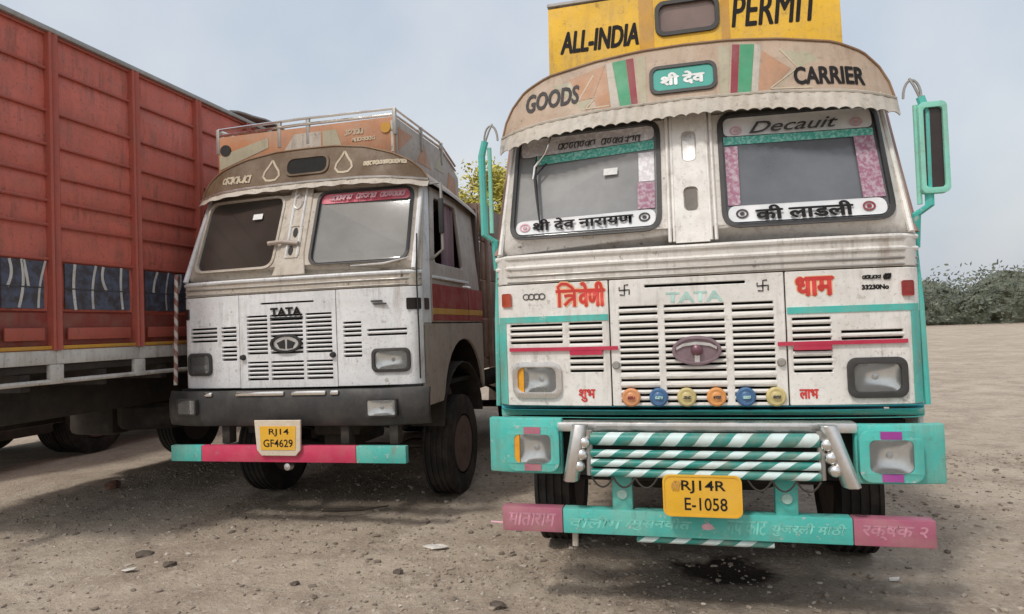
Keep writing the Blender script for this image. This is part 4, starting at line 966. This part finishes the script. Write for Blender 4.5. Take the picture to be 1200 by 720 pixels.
    V = MB().grid(48, 8, vis, 0.03).build('visor', BROWN, T, smooth=50)
    MB().tube([vs_(x, interp(TOP, abs(x)), -0.004) for x in [1.2 * sin(k / 30 * pi / 2) for k in range(-30, 31)]], 0.008, 6).build('visor_rim', RIMB, V)
    def fr(u, v, th):
        x = 1.21 * sin((u * 2 - 1) * pi / 2); p = vs_(x, interp(BOT, abs(x)) + 0.004 - (1 - v) * 0.062, th); return (p[0], p[1] - 0.015 - (1 - v) * 0.035 + 0.003 * sin(x * 40), p[2] + 0.005 * sin(x * 31) * (1 - v))
    MB().grid(120, 3, fr, 0.012).build('visor_fringe', TRIM_L, T, smooth=60)
    MB().tube([vs_(x, interp(BOT, abs(x)) + 0.008, -0.02) for x in [1.2 * sin(k / 24 * pi / 2) for k in range(-24, 25)]], 0.012, 6).build('visor_bead', CHROME, V)
    W0 = quad_round([(-0.165, 3.175), (0.245, 3.175), (0.245, 3.325), (-0.165, 3.325)], 0.07)
    MB().plate(W0, [], lambda u, v, d: vs_(u, v, d - 0.006), 0.005).build('visor_window', VOID, V, smooth=0)
    MB().plate(quad_round([(-0.190, 3.155), (0.270, 3.155), (0.270, 3.345), (-0.190, 3.345)], 0.085), [W0], lambda u, v, d: vs_(u, v, d - 0.014), 0.012).build('visor_window_frame', BROWN, V, bevel=0.004, seg=1)
    vt = lambda u, v, d: vs_(u, v, d)
    for cx, cz in ((-0.335, 3.225), (0.42, 3.235)):
        drop = [(0, 0.115), (0.035, 0.055), (0.075, 0.0), (0.085, -0.045), (0.05, -0.085), (0, -0.09), (-0.05, -0.085), (-0.085, -0.045), (-0.075, 0.0), (-0.035, 0.055), (0, 0.115)]
        strokes([[(cx + x, cz + z) for x, z in drop]], 0.020, vt, CREAMLET, V, 'painted_drop')
    scribble(-0.88, -0.56, 3.135, 3.215, 61, 0.017, vt, CREAMLET, V, words=1); scribble(0.62, 1.02, 3.185, 3.225, 62, 0.015, vt, CREAMLET, V, words=1, slant=0)
    def roof(u, v, th):
        x = 1.18 * sin((u * 2 - 1) * pi / 2); z = interp(TOP, abs(x)) - 0.03 - 0.10 * v * v - th; y = lerp(vs_(x, z, 0)[1] + 0.02, 1.95, v); return (x, y, z)
    MB().grid(28, 8, roof, 0.02).build('cab_roof', SIDE_BEIGE, T, smooth=60)
    MB().grid(28, 6, lambda u, v, th: (1.15 * sin((u * 2 - 1) * pi / 2), 1.94 + th, lerp(2.95, interp(TOP, abs(1.15 * sin((u * 2 - 1) * pi / 2))) - 0.14, v)), 0.02).build('cab_rear_panel', SIDE_BEIGE, T)
    # roof rack: painted box sides with bright rails
    x0, x1, y0, y1, z0, z1 = -1.02, 0.875, 0.42, 2.25, 3.30, 3.66
    RK = MB().box(x0, x1, y0, y0 + 0.03, z0, z1 + 0.0).build('rack_front', ORANGE, T, bevel=0.005)
    rs = lambda u, v, d: (u, y0 + d, v)
    for pts, m in (([(x0 + 0.02, 3.33), (-0.45, 3.50), (-0.45, 3.60), (x0 + 0.02, 3.47)], SAGE), ([(-0.30, 3.42), (0.12, 3.42), (0.12, 3.60), (-0.16, 3.60)], TRIM_L), ([(0.14, 3.44), (0.34, 3.42), (0.28, 3.60), (0.14, 3.60)], SAGE), ([(0.84, 3.33), (0.865, 3.33), (0.865, 3.62), (0.84, 3.62)], TRIM_L)):
        MB().plate(pts, [], lambda u, v, d: rs(u, v, d - 0.004), 0.005).build('rack_pattern', m, RK, smooth=0)
    scribble(0.36, 0.56, 3.53, 3.58, 71, 0.010, rs, CREAMLET, RK, words=1, slant=0); scribble(0.44, 0.68, 3.46, 3.50, 72, 0.009, rs, CREAMLET, RK, words=1, slant=0)
    MB().plate(ellipse(-0.93, 3.52, 0.06, 0.055, 14), [], lambda u, v, d: rs(u, v, d - 0.012), 0.014).build('rack_lamp', RUBBER, RK); MB().plate(ellipse(0.79, 3.56, 0.05, 0.05, 14), [], lambda u, v, d: rs(u, v, d - 0.012), 0.014).build('rack_lamp', MUSTARD, RK)
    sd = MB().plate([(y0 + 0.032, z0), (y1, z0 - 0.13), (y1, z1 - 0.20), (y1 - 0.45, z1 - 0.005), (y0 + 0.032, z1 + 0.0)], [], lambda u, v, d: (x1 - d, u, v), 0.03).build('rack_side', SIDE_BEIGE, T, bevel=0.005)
    MB().plate([(y0 + 0.032, z0), (y1, z0 - 0.13), (y1, z1 - 0.20), (y1 - 0.45, z1 - 0.005), (y0 + 0.032, z1 + 0.0)], [], lambda u, v, d: (x0 + d, u, v), 0.03).build('rack_side', ORANGE, T, bevel=0.005)
    ss = lambda u, v, d: (x1 - d, u, v)
    for pts, m in (([(0.50, 3.36), (0.85, 3.58), (0.50, 3.58)], ORANGE), ([(0.95, 3.36), (1.35, 3.36), (1.15, 3.58)], ORANGE), ([(1.45, 3.40), (1.75, 3.40), (1.60, 3.58)], SAGE), ([(1.85, 3.25), (2.15, 3.24), (2.10, 3.42), (1.9, 3.46)], ORANGE)):
        MB().plate(pts, [], lambda u, v, d: ss(u, v, d - 0.004), 0.005).build('rack_pattern', m, sd, smooth=0)
    MB().box(x0 + 0.03, x1 - 0.03, y0 + 0.03, y1 - 0.02, z0 + 0.02, z0 + 0.05).build('rack_floor', SIDE_BEIGE, T)
    for z in (z1 + 0.018, z1 + 0.075):
        MB().tube([(x0, y0 + 0.01, z - 0.0), (-0.1, y0 + 0.0, z + 0.01), (x1, y0 + 0.01, z), (x1, y0 + 1.2, z), (x1, y1 - 0.1, z - 0.15)], 0.014, 6).build('rack_rail', BRIGHT, T)
        MB().tube([(x0, y0 + 0.01, z), (x0, y0 + 1.2, z), (x0, y1 - 0.1, z - 0.15)], 0.014, 6).build('rack_rail', BRIGHT, T)
    for x, y in ((x0, y0), (-0.33, y0), (-0.02, y0), (x1, y0), (x1, y0 + 0.65), (x1, y0 + 1.25)):
        MB().box(x - 0.018, x + 0.018, y - 0.005, y + 0.025, z1 - 0.17, z1 + 0.08).build('rack_post', STEEL, T, bevel=0.004)
    # writing and marks
    text('TATA', -0.195, 0.120, 1.835, 1.915, low, BLACKLET, hood, bold=0.04, off=0.012)
    MB().box(-0.20, 0.125, -0.010, 0.004, 1.815, 1.830).build('badge_bar', RUBBER, hood)
    MB().plate(ellipse(-0.045, 1.592, 0.155, 0.082, 36), [ellipse(-0.045, 1.592, 0.132, 0.062, 36)], lambda u, v, d: low(u, v, d - 0.026), 0.03).build('badge', RUBBER, hood, bevel=0.005)
    bl = MB(); bl.plate([(-0.135, 1.600), (-0.06, 1.628), (-0.058, 1.545), (-0.105, 1.550)], [], lambda u, v, d: low(u, v, d - 0.018), 0.014)
    bl.plate([(0.045, 1.600), (-0.03, 1.628), (-0.032, 1.545), (0.015, 1.550)], [], lambda u, v, d: low(u, v, d - 0.018), 0.014); bl.build('badge_letter', RUBBER, hood)
    MB().plate(ellipse(-0.045, 1.592, 0.134, 0.064, 30), [], lambda u, v, d: low(u, v, d - 0.008), 0.006).build('badge_plate', CHROME, hood, smooth=0)
    for cx in (-0.487, 0.412):
        MB().lathe([(-0.035, 0.0005), (-0.033, 0.020), (-0.010, 0.026), (0.004, 0.026)], 'Y', (cx, 0, 1.480), 14).build('hood_latch', RUBBER, hood)
    for z, a, b in ((1.930, 0.78, 0.88), (1.905, 0.80, 0.92)):
        MB().box(a, b, 0.004, 0.022, z - 0.006, z + 0.006).build('model_strip', GREYLET, rp)
    for sx in (-1, 1):
        MB().plate(rrect(sx * 1.145 - 0.05, sx * 1.145 + 0.05, 1.845, 1.945, 0.01), [], lambda u, v, d: low(u, v, d - 0.018), 0.025).build('side_reflector', MARKER_B, T, bevel=0.004, seg=1)
    MB().plate(rrect(0.19, 0.29, 1.845, 1.945, 0.01), [], lambda u, v, d: (1.208 - d, u, v), 0.02).build('side_reflector', MARKER_B, T, bevel=0.004, seg=1)
    lamp(T, low, -1.115, -0.835, 1.320, 1.530, GASKET, rim=0.026, r=0.05)
    lamp(T, low, 0.772, 1.110, 1.315, 1.520, GASKET, rim=0.026, r=0.05)
    MB().tube([low(1.19, 2.50, -0.03), low(1.18, 2.1, -0.03), low(1.18, 1.7, -0.02), low(1.18, 1.25, -0.02)], 0.007, 6).build('marker_rod', RUBBER, T)
    sp = MB().tube([(0.52, 0, 0), (0, 0, 0.0), (-0.52, 0, 0.0)], 0.018, 10).build('striped_pole', SPIRAL_RW, T, (-1.255, 0.06, 1.76)); sp.rotation_euler = (0, radians(92), 0)
    # bumper
    bsf = lambda u, v, d: (u, -0.17 + 0.55 * max(0, (abs(u) - 0.85)) ** 1.7 + d, v)
    MB().grid(32, 4, lambda u, v, th: (lambda p: (p[0], p[1] + 0.03 * abs(2 * v - 1) ** 3, p[2]))(bsf(lerp(-1.26, 1.30, u), lerp(0.880, 1.192, v), th)), 0.03).build('bumper', BLACK, T, bevel=0.01, smooth=50)
    MB().box(-1.20, 1.20, 0.05, 0.10, 1.12, 1.20).build('bumper_backing', VOID, T)
    for x0_, x1_ in ((-0.78, -0.70), (-0.46, 0.02), (0.09, 0.42), (0.46, 0.54)):
        MB().box(x0_, x1_, -0.175, -0.145, 1.145, 1.185).build('bumper_strip', BRIGHT, T, bevel=0.012)
    lamp(T, bsf, -1.075, -0.840, 0.985, 1.130, BLACK, 'fog_lamp', rim=0.014, r=0.02, proud=0.040, deep=0.015, b0d=-0.026, b1d=-0.006)
    lamp(T, bsf, 0.805, 1.065, 0.960, 1.110, BLACK, 'fog_lamp', rim=0.014, r=0.02, proud=0.040, deep=0.015, b0d=-0.026, b1d=-0.006)
    for x in (-0.62, 0.55, 1.0):
        MB().box(x - 0.04, x + 0.04, -0.10, 0.0, 0.72, 0.90).build('bumper_hanger', UNDER, T, bevel=0.008)
    for a, b, m in ((-1.075, -0.762, TEAL), (-0.759, 0.722, PINK_L), (0.725, 1.165, TEAL)):
        MB().box(a, b, -0.245, -0.185, 0.590, 0.730).build('lower_bar', m, T, bevel=0.006, label='teal painted end of the lower bar' if m is TEAL else None)
    MB().box(-1.0, 1.0, -0.185, -0.14, 0.63, 0.70).build('bar_stiffener', UNDER, T)
    MB().lathe([(-0.03, 0.0005), (-0.02, 0.03), (0.03, 0.035)], 'Y', (0.06, -0.19, 0.545), 12).build('tow_eye', CHROME, T)
    MB().box(0.05, 0.07, -0.20, -0.17, 0.55, 0.60).build('tow_bracket', UNDER, T)
    # plate
    ps = lambda u, v, d: (u, -0.275 + d, v)
    P = MB().plate([(-0.205, 0.950), (-0.185, 0.700), (-0.14, 0.650), (0.185, 0.650), (0.232, 0.700), (0.238, 0.950)], [], ps, 0.02).build('number_plate', PALEFRAME, T, bevel=0.004, seg=1)
    MB().plate([(-0.150, 0.900), (-0.140, 0.700), (0.185, 0.700), (0.195, 0.900)], [], lambda u, v, d: ps(u, v, d - 0.004), 0.006).build('plate_face', YELLOWLET, P, smooth=0)
    pl = lambda u, v, d: ps(u, v, d - 0.004)
    text('RJ14', -0.060, 0.130, 0.815, 0.880, pl, MUSTARD if False else BLACKLET, P, bold=0.01)
    text('GF4629', -0.115, 0.165, 0.725, 0.790, pl, BLACKLET, P, bold=0.01)
    for sx in (-1, 1):
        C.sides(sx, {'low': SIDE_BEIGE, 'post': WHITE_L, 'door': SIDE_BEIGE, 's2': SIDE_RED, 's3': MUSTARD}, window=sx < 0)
    # mirror on the near side, cloth in the cab
    a = MB().tube([(1.13, 0.42, 3.00), (1.33, 0.36, 2.98), (1.33, 0.36, 2.38), (1.20, 0.40, 2.30)], 0.014, 6).build('mirror_arm', STEEL, T)
    MB().box(1.305, 1.355, 0.33, 0.36, 2.52, 2.84).build('mirror_case', RUBBER, a, bevel=0.015)
    MB().grid(10, 12, lambda u, v, th: (1.06 + 0.03 * sin(u * 22) + th, lerp(1.05, 1.38, u), lerp(2.25, 2.98, v)), 0.01).build('window_cloth', CLOTH, T, smooth=60)
    C.inside(); C.chassis(); C.cargo(3.12, CARGO)
left_truck()

# ------------------------------------------------------------------ red truck, seen along its side
def red_truck():
    X = -4.93
    T = thing('goods_truck', 'tall red goods truck seen along its plank side, parked at the far left', 'truck', (X, 0, 0), (0, 0, 0), 'trucks parked in the dirt yard')
    y0, y1, zb, zt = 3.78, 10.35, 1.62, 4.25  # body cut short at the near end so its shadow leaves the foreground lit
    posts = [3.82, 4.36, 5.22, 6.08, 6.94, 7.80, 8.66, 9.52, 10.30]
    rows = [1.93, 2.36, 2.64, 2.84, 3.05, 3.30, 3.58, 3.93, 4.22]
    proto = {}
    for i in range(len(posts) - 1):
        a, b = posts[i] + 0.045, posts[i + 1] - 0.045
        for j in range(len(rows) - 1):
            za, zz = rows[j] + 0.008, rows[j + 1] - 0.008
            dent = [random.uniform(-1, 1) for _ in range(4)]
            m = MB(); m.grid(6, 3, lambda u, v, th: (-0.012 + th * -1 + 0.010 * sin(pi * u) * sin(pi * v) * dent[0] - 0.010 * (2 * v - 1) ** 2, lerp(a, b, u), lerp(za, zz, v)), 0.02)
            m.build('side_panel', RED_BODY, T, smooth=40)
            MB().ring_tube([[(c, y, rows[j + 1] + d) for c, d in ((-0.02, -0.010), (0.006, -0.012), (0.010, 0.0), (0.006, 0.012), (-0.02, 0.010))] for y in (a - 0.01, b + 0.01)]).build('seam_rib', RED_POST, T)
        # painted mural strip with pale slanting bars
        ms = lambda u, v, d: (0.0 - d, u, v)
        mu = MB().plate([(a + 0.05, 1.955), (b - 0.05, 1.955), (b - 0.05, 2.335), (a + 0.05, 2.335)], [], lambda u, v, d: ms(u, v, d - 0.004), 0.008).build('mural_panel', MURAL, T, smooth=0)
        rg = random.Random(i * 7 + 3)
        for k in range(4):
            yy = lerp(a + 0.06, b - 0.06, (k + 0.4 + 0.25 * rg.random()) / 4); s_ = rg.uniform(-0.07, 0.09); h0, h1 = (1.96, 2.34) if k % 2 else (rg.choice((1.95, 2.12)), 2.335)
            c_ = rg.uniform(-0.03, 0.03)
            strokes([[(yy + s_ * t + c_ * sin(pi * t), lerp(h0, h1, t)) for t in [q / 6 for q in range(7)]]], rg.uniform(0.018, 0.030), ms, RAILW, mu, 'mural_bar', off=0.0062)
        MB().plate([(a + 0.05, 2.12), (b - 0.05, 2.12), (b - 0.05, 2.130), (a + 0.05, 2.130)], [], lambda u, v, d: ms(u, v, d - 0.010), 0.004).build('mural_line', GREYLET, mu, smooth=0)
        m = MB(); m.grid(4, 2, lambda u, v, th: (-0.02 - th, lerp(a, b, u), lerp(zb + 0.04, 1.922, v)), 0.02); m.build('side_panel', RED_DARK, T)
        MB().box(0.0, 0.022, a + 0.06, b - 0.06, 1.70, 1.80).build('drop_board', RED_POST, T, bevel=0.006)
        MB().box(-0.02, 0.02, a, b, 1.625, 1.655).build('yellow_strip', MUSTARD, T, bevel=0.004)
        MB().box(-0.02, 0.012, a - 0.045, b + 0.045, 1.505, 1.62).build('skirt_board', RAILW, T, bevel=0.006)
    for y in posts:
        m = MB(); m.ring_tube([[(c, y + d, z) for c, d in ((-0.03, -0.05), (0.035, -0.042), (0.045, -0.028), (0.025, 0.0), (0.045, 0.028), (0.035, 0.042), (-0.03, 0.05))] for z in (1.62, 4.23)])
        m.build('side_post', RED_POST, T, smooth=25)
        MB().box(-0.03, 0.02, y - 0.06, y + 0.06, 1.345, 1.503).build('skirt_post', RAILW, T, bevel=0.008)
    MB().tube([(0.0, y0 - 0.05, 1.365), (0.0, y1, 1.365)], 0.020, 8).build('skirt_rail', RAILW, T)
    MB().box(-0.045, 0.04, y0 - 0.05, y1, 4.23, 4.275).build('top_rail', STEEL, T, bevel=0.01)
    # the rest of the body
    MB().box(-2.40, -0.05, y0, y0 + 0.04, 1.62, 4.22).build('tail_board', RED_BODY, T, bevel=0.01)
    MB().box(-2.40, -0.05, y1 - 0.10, y1 - 0.06, 1.62, 4.22).build('head_board', RED_BODY, T, bevel=0.01)
    MB().box(-2.45, -2.41, y0, y1, 1.50, 4.25).build('far_side_board', RED_BODY, T, bevel=0.01)
    MB().box(-2.44, -0.03, y0, y1, 1.44, 1.52).build('cargo_floor', UNDER, T, bevel=0.01)
    for k in range(9):
        y = y0 + 0.3 + k * 0.72; MB().box(-2.40, -0.03, y, y + 0.08, 1.30, 1.435).build('floor_beam', UNDER, T)
    for x in (-1.62, -0.80):
        MB().box(x - 0.05, x + 0.05, y0, 12.6, 0.98, 1.30).build('chassis_rail', UNDER, T, bevel=0.01)
    for y in (8.45, 12.0):
        for x, s in ((-0.25, 1), (-2.17, -1)):
            make_wheel(T, x, y, s, 0.52, 0.28)
        MB().tube([(-2.1, y, 0.52), (-0.3, y, 0.52)], 0.09, 8).build('axle', UNDER, T)
    # toolbox, tank and spare tyre added to darken the view under the body
    MB().box(-2.38, -1.95, 5.2, 6.2, 0.78, 1.28).build('added_tool_box', UNDER, T, bevel=0.02)
    MB().box(-2.38, -1.70, 6.6, 7.9, 0.55, 1.28).build('added_fuel_tank', UNDER, T, bevel=0.08)
    MB().lathe([(-0.14, 0.25), (-0.15, 0.48), (-0.1, 0.52), (0.1, 0.52), (0.15, 0.48), (0.14, 0.25)], 'Z', (-1.2, 6.9, 0.80), 28, close=True).build('added_spare_tyre', TYRE, T)
    MB().tube([(-1.2, 8.4, 0.55), (-1.2, 12.0, 0.85)], 0.05, 8).build('drive_shaft', UNDER, T)
    # its cab, hidden behind the white truck from here
    m = MB(); m.box(-2.38, -0.05, 10.7, 12.8, 1.05, 3.0); m.build('cab', RED_BODY, T, bevel=0.08)
    MB().box(-2.25, -0.15, 10.95, 12.82, 2.1, 2.8).build('cab_window', GLASS_LG, T)
    return T
red_truck()

# a truck added beyond the red one: its running gear darkens the gap below
def added_truck():
    T = thing('goods_truck', 'added dark truck, its running gear and wheels filling the gap beneath the red body', 'truck', (-10.0, 0, 0), (0, 0, 0), 'trucks parked in the dirt yard')
    for k in range(4):
        MB().box(1.22, 1.26, 5.5, 13.0, 1.22 + 0.5 * k, 1.71 + 0.5 * k).build('side_board', CARGO, T, bevel=0.006)
        MB().box(-1.26, -1.22, 5.5, 13.0, 1.22 + 0.5 * k, 1.71 + 0.5 * k).build('side_board', CARGO, T, bevel=0.006)
    MB().box(-1.22, 1.22, 5.5, 13.0, 1.10, 1.21).build('cargo_floor', UNDER, T)
    for x in (-0.45, 0.45): MB().box(x - 0.05, x + 0.05, 5.5, 15.0, 0.80, 1.09).build('chassis_rail', UNDER, T)
    for y in (8.5, 14.4):
        for x, sd_ in ((1.05, 1), (0.72, -1), (-1.05, -1)): make_wheel(T, x, y, sd_, 0.54, 0.28)
        MB().tube([(-1.0, y, 0.54), (1.0, y, 0.54)], 0.10, 8).build('axle', UNDER, T)
    MB().box(0.70, 1.20, 9.6, 10.8, 0.50, 1.08).build('added_fuel_tank', UNDER, T, bevel=0.06)
    MB().box(0.60, 1.24, 6.2, 7.7, 0.42, 1.08).build('added_tool_box', UNDER, T, bevel=0.03)
    MB().box(-1.2, -0.7, 6.0, 13.5, 0.35, 1.08).build('added_side_skirt', UNDER, T, bevel=0.03)
    MB().box(-1.15, 1.15, 13.3, 15.3, 1.0, 2.9).build('cab', CARGO, T, bevel=0.08)
added_truck()

# a rolled tarpaulin on the front end of the red body
def tarpaulin():
    m = MB()
    m.grid(16, 14, lambda u, v, th: (lerp(-7.2, -4.95, u), 6.55 + 1.9 * v, 4.24 + th + (0.16 + 0.05 * noise.noise(Vector((u * 4, v * 5, 2)))) * sin(pi * min(1, max(0, v))) ** 0.7), 0.02)
    tag(m.build('tarpaulin', TARP, None, smooth=60), 'grey folded tarpaulin lying on the top edge of the tall red truck', 'tarpaulin')
tarpaulin()

# ------------------------------------------------------------------ tree behind
def leaf_mat(name, a, b_):
    m, t, b = nodes(name)
    oi = N(t, 'ShaderNodeNewGeometry'); c = mix(t, oi.outputs['Random Per Island'], a, b_)
    t.links.new(c, b.inputs['Base Color']); b.inputs['Roughness'].default_value = 0.55
    b.inputs['Transmission Weight'].default_value = 0.0
    return m
LEAF = leaf_mat('yellow_green_leaf', (0.32, 0.29, 0.035), (0.60, 0.52, 0.09))
LEAF2 = leaf_mat('dull_green_leaf', (0.07, 0.085, 0.055), (0.14, 0.15, 0.105))
BARK = paint('grey_bark', (0.13, 0.10, 0.075), rough=0.9)
def tree(x, y, top, rad, leafm, label, n=1400, seed=1):
    rg = random.Random(seed)
    T = thing('tree', label, 'tree', (x, y, 0))
    tk = MB(); tk.tube([(0, 0, -0.1), (0.05, 0.03, top * 0.3), (-0.04, 0.05, top * 0.55), (0.02, 0, top * 0.8)], [0.16, 0.12, 0.09, 0.03], 8)
    cl = []
    for k in range(9):
        a = rg.uniform(0, 6.28); z = top * rg.uniform(0.55, 0.93); r = rad * rg.uniform(0.35, 0.85) * (1.1 - 0.5 * (z / top - 0.55))
        e = (r * cos(a), r * sin(a), z); tk.tube([(0, 0, z - rad * 0.7), (e[0] * 0.5, e[1] * 0.5, z - rad * 0.3), e], [0.05, 0.035, 0.012], 5); cl.append(e)
    cl.append((0, 0, top * 0.93)); tk.build('trunk', BARK, T)
    m = MB()
    for k in range(n):
        c = rg.choice(cl); s = rad * 0.42
        p = Vector((c[0] + rg.gauss(0, s * 0.55), c[1] + rg.gauss(0, s * 0.55), c[2] + rg.gauss(0, s * 0.42)))
        if p.z > top: p.z = top - rg.random() * 0.2
        d = Vector((rg.gauss(0, 1), rg.gauss(0, 1), rg.gauss(0, 0.7))).normalized(); q = d.orthogonal().normalized(); l = rg.uniform(0.035, 0.075); w = l * 0.45
        m.add([p - d * l, p + q * w, p + d * l, p - q * w], [(0, 1, 2, 3)])
    m.build('crown', leafm, T, smooth=0)
tree(-3.95, 14.0, 5.35, 1.05, LEAF, 'small tree with yellow green leaves showing between the two white trucks', 6500, 3)

# ------------------------------------------------------------------ loose things on the ground
def rock_mesh(rg, r, sub=1):
    bm = bmesh.new(); bmesh.ops.create_icosphere(bm, subdivisions=sub, radius=r)
    sx, sy, sz = rg.uniform(0.7, 1.4), rg.uniform(0.6, 1.1), rg.uniform(0.4, 0.75)
    for v in bm.verts:
        k = rg.uniform(0.68, 1.22); v.co = Vector((v.co.x * sx * k, v.co.y * sy * k, v.co.z * sz * k))
    return bm
def gravel():
    rg = random.Random(99); vs, fs = [], []
    protos = []
    for k in range(14):
        bm = rock_mesh(rg, 1.0, 1); bm.verts.ensure_lookup_table()
        protos.append(([v.co.copy() for v in bm.verts], [[v.index for v in f.verts] for f in bm.faces])); bm.free()
    def put(x, y, r):
        p, q = rg.choice(protos); o = len(vs); a = rg.uniform(0, 6.28); ca, sa = cos(a), sin(a); z = gh(x, y) + r * 0.15
        vs.extend([(x + r * (v.x * ca - v.y * sa), y + r * (v.x * sa + v.y * ca), z + r * v.z) for v in p]); fs.extend([tuple(i + o for i in f) for f in q])
    n = 0
    while n < 19000:
        x, y = rg.uniform(-6.8, 5.4), rg.uniform(2.6, 9.0)
        w = 0.25 + 1.1 * math.exp(-((x + 1.2) ** 2 + (y - 4.3) ** 2) / 0.6) + 0.4 * max(0, noise.noise(Vector((x * 0.9, y * 0.9, 4))))
        if rg.random() > w: continue
        put(x, y, min(0.028, 0.0042 * math.exp(rg.gauss(0.40, 0.66)))); n += 1
    me = bpy.data.meshes.new('gravel'); me.from_pydata(vs, [], fs)
    m, t, b = nodes('gravel_stone'); g = N(t, 'ShaderNodeNewGeometry')
    r = N(t, 'ShaderNodeValToRGB'); r.color_ramp.elements[0].color = (0.15, 0.12, 0.095, 1); r.color_ramp.elements[1].color = (0.48, 0.42, 0.35, 1)
    e = r.color_ramp.elements.new(0.6); e.color = (0.32, 0.26, 0.205, 1)
    t.links.new(g.outputs['Random Per Island'], r.inputs['Fac']); t.links.new(r.outputs['Color'], b.inputs['Base Color']); b.inputs['Roughness'].default_value = 0.9
    me.materials.append(m); o = bpy.data.objects.new('gravel', me); COL.objects.link(o); o['kind'] = 'stuff'
gravel()
STONE_D = plain('dark_stone', (0.115, 0.09, 0.072), 0.95); BRICKC = plain('brick_lump', (0.20, 0.10, 0.07), 0.9); LITTER = plain('dirty_white_plastic', (0.72, 0.68, 0.62), 0.5); STRAW = plain('straw_litter', (0.62, 0.55, 0.40), 0.8)
def stone(x, y, r, mat, label, seed, name='stone', cat='stone', group='loose stones on the dirt'):
    rg = random.Random(seed); bm = rock_mesh(rg, r, 2); me = bpy.data.meshes.new(name); bm.to_mesh(me); bm.free(); me.materials.append(mat)
    o = bpy.data.objects.new(name, me); COL.objects.link(o); o.location = (x, y, gh(x, y) + r * 0.25); tag(o, label, cat, group)
stone(-6.46, 6.41, 0.10, BRICKC, 'broken brick lump on the dirt in the shade beside the red truck', 1, 'brick_lump', 'brick')
stone(-4.20, 4.45, 0.055, STONE_D, 'brown flat clod in the sunlit dirt at lower left', 2)
stone(-2.60, 4.05, 0.035, STONE_D, 'small dark stone alone in the middle of the foreground dirt', 3)
stone(-1.98, 4.35, 0.045, STONE_D, 'dark stone in the foreground just below the white plastic scrap', 4)
stone(-3.75, 4.22, 0.04, STONE_D, 'brownish clod beside the brown flat clod at lower left', 5)
stone(-1.15, 3.95, 0.04, STONE_D, 'dark stone among the gravel below the left end of the pink bumper', 6)
def scrap(pts, mat, label, name, cat, h=0.012, x=0, y=0):
    m = MB(); cx = sum(p[0] for p in pts) / len(pts); cy = sum(p[1] for p in pts) / len(pts)
    m.plate(pts, [], lambda u, v, d: (x + u, y + v, gh(x, y) + 0.012 + h * sin(u * 40) * 0.5 + h * cos(v * 31) * 0.5 + d), 0.006)
    tag(m.build(name, mat, None, smooth=40), label, cat)
scrap([(-0.10, -0.025), (-0.02, -0.045), (0.08, -0.02), (0.105, 0.02), (0.02, 0.04), (-0.07, 0.035)], LITTER, 'crumpled white plastic scrap on the dirt between the two white trucks', 'plastic_scrap', 'litter', x=-1.89, y=4.86)
scrap([(-0.05, -0.02), (0.0, -0.035), (0.055, -0.01), (0.04, 0.03), (-0.03, 0.025)], LITTER, 'small white paper bit on the sunlit dirt at lower left', 'paper_bit', 'litter', x=-3.98, y=4.08)
scrap([(-0.03, -0.02), (0.02, -0.03), (0.035, 0.01), (-0.02, 0.025)], LITTER, 'white bit of litter on the dirt at lower right beside the tyre', 'paper_bit', 'litter', x=1.22, y=4.62)
st = MB().tube([(-3.30, 5.62, 0.02), (-3.12, 5.58, 0.035), (-2.92, 5.66, 0.03), (-2.74, 5.85, 0.02)], [0.010, 0.014, 0.012, 0.006], 6).build('stick', plain('dry_stick', (0.06, 0.045, 0.035), 0.9))
tag(st, 'thin dark bent stick on the shaded dirt under the pink bar', 'stick')

# ------------------------------------------------------------------ far tree belt closing the yard
def far_trees():
    rg = random.Random(5); m = MB()
    for k in range(60000):
        a = rg.uniform(0.15, pi - 0.1); d = rg.gauss(92, 5); x, y = d * cos(a), d * sin(a)
        hgt = 5.0 + 3.2 * noise.noise(Vector((x * 0.07, y * 0.07, 0))) + 2.0 * noise.noise(Vector((x * 0.3, y * 0.3, 4)))
        z = max(0.1, hgt) * rg.random() ** 0.7
        p = Vector((x, y, z)); dd = Vector((rg.gauss(0, 1), rg.gauss(0, 1), rg.gauss(0, 1))).normalized(); q = dd.orthogonal().normalized(); l = rg.uniform(0.14, 0.32)
        m.add([p - dd * l, p + q * l * 0.55, p + dd * l, p - q * l * 0.55], [(0, 1, 2, 3)])
    ang = [0.1 + (pi - 0.15) * i / 420 for i in range(421)]; rows = 9
    vs = []
    for a in ang:
        top = max(1.0, 0.97 * (5.0 + 3.2 * noise.noise(Vector((92 * cos(a) * 0.07, 92 * sin(a) * 0.07, 0))) + 2.0 * noise.noise(Vector((92 * cos(a) * 0.3, 92 * sin(a) * 0.3, 4)))))
        for j in range(rows):
            z = top * j / (rows - 1); d = 92 + 3.0 * (j / (rows - 1)) ** 2 + 1.6 * noise.noise(Vector((a * 90, z * 0.9, 3)))
            vs.append((d * cos(a), d * sin(a), z - 0.3))
    m.add(vs, [(i * rows + j, (i + 1) * rows + j, (i + 1) * rows + j + 1, i * rows + j + 1) for i in range(len(ang) - 1) for j in range(rows - 1)])
    o = m.build('far_trees', LEAF2, None, smooth=0); o['kind'] = 'stuff'
far_trees()
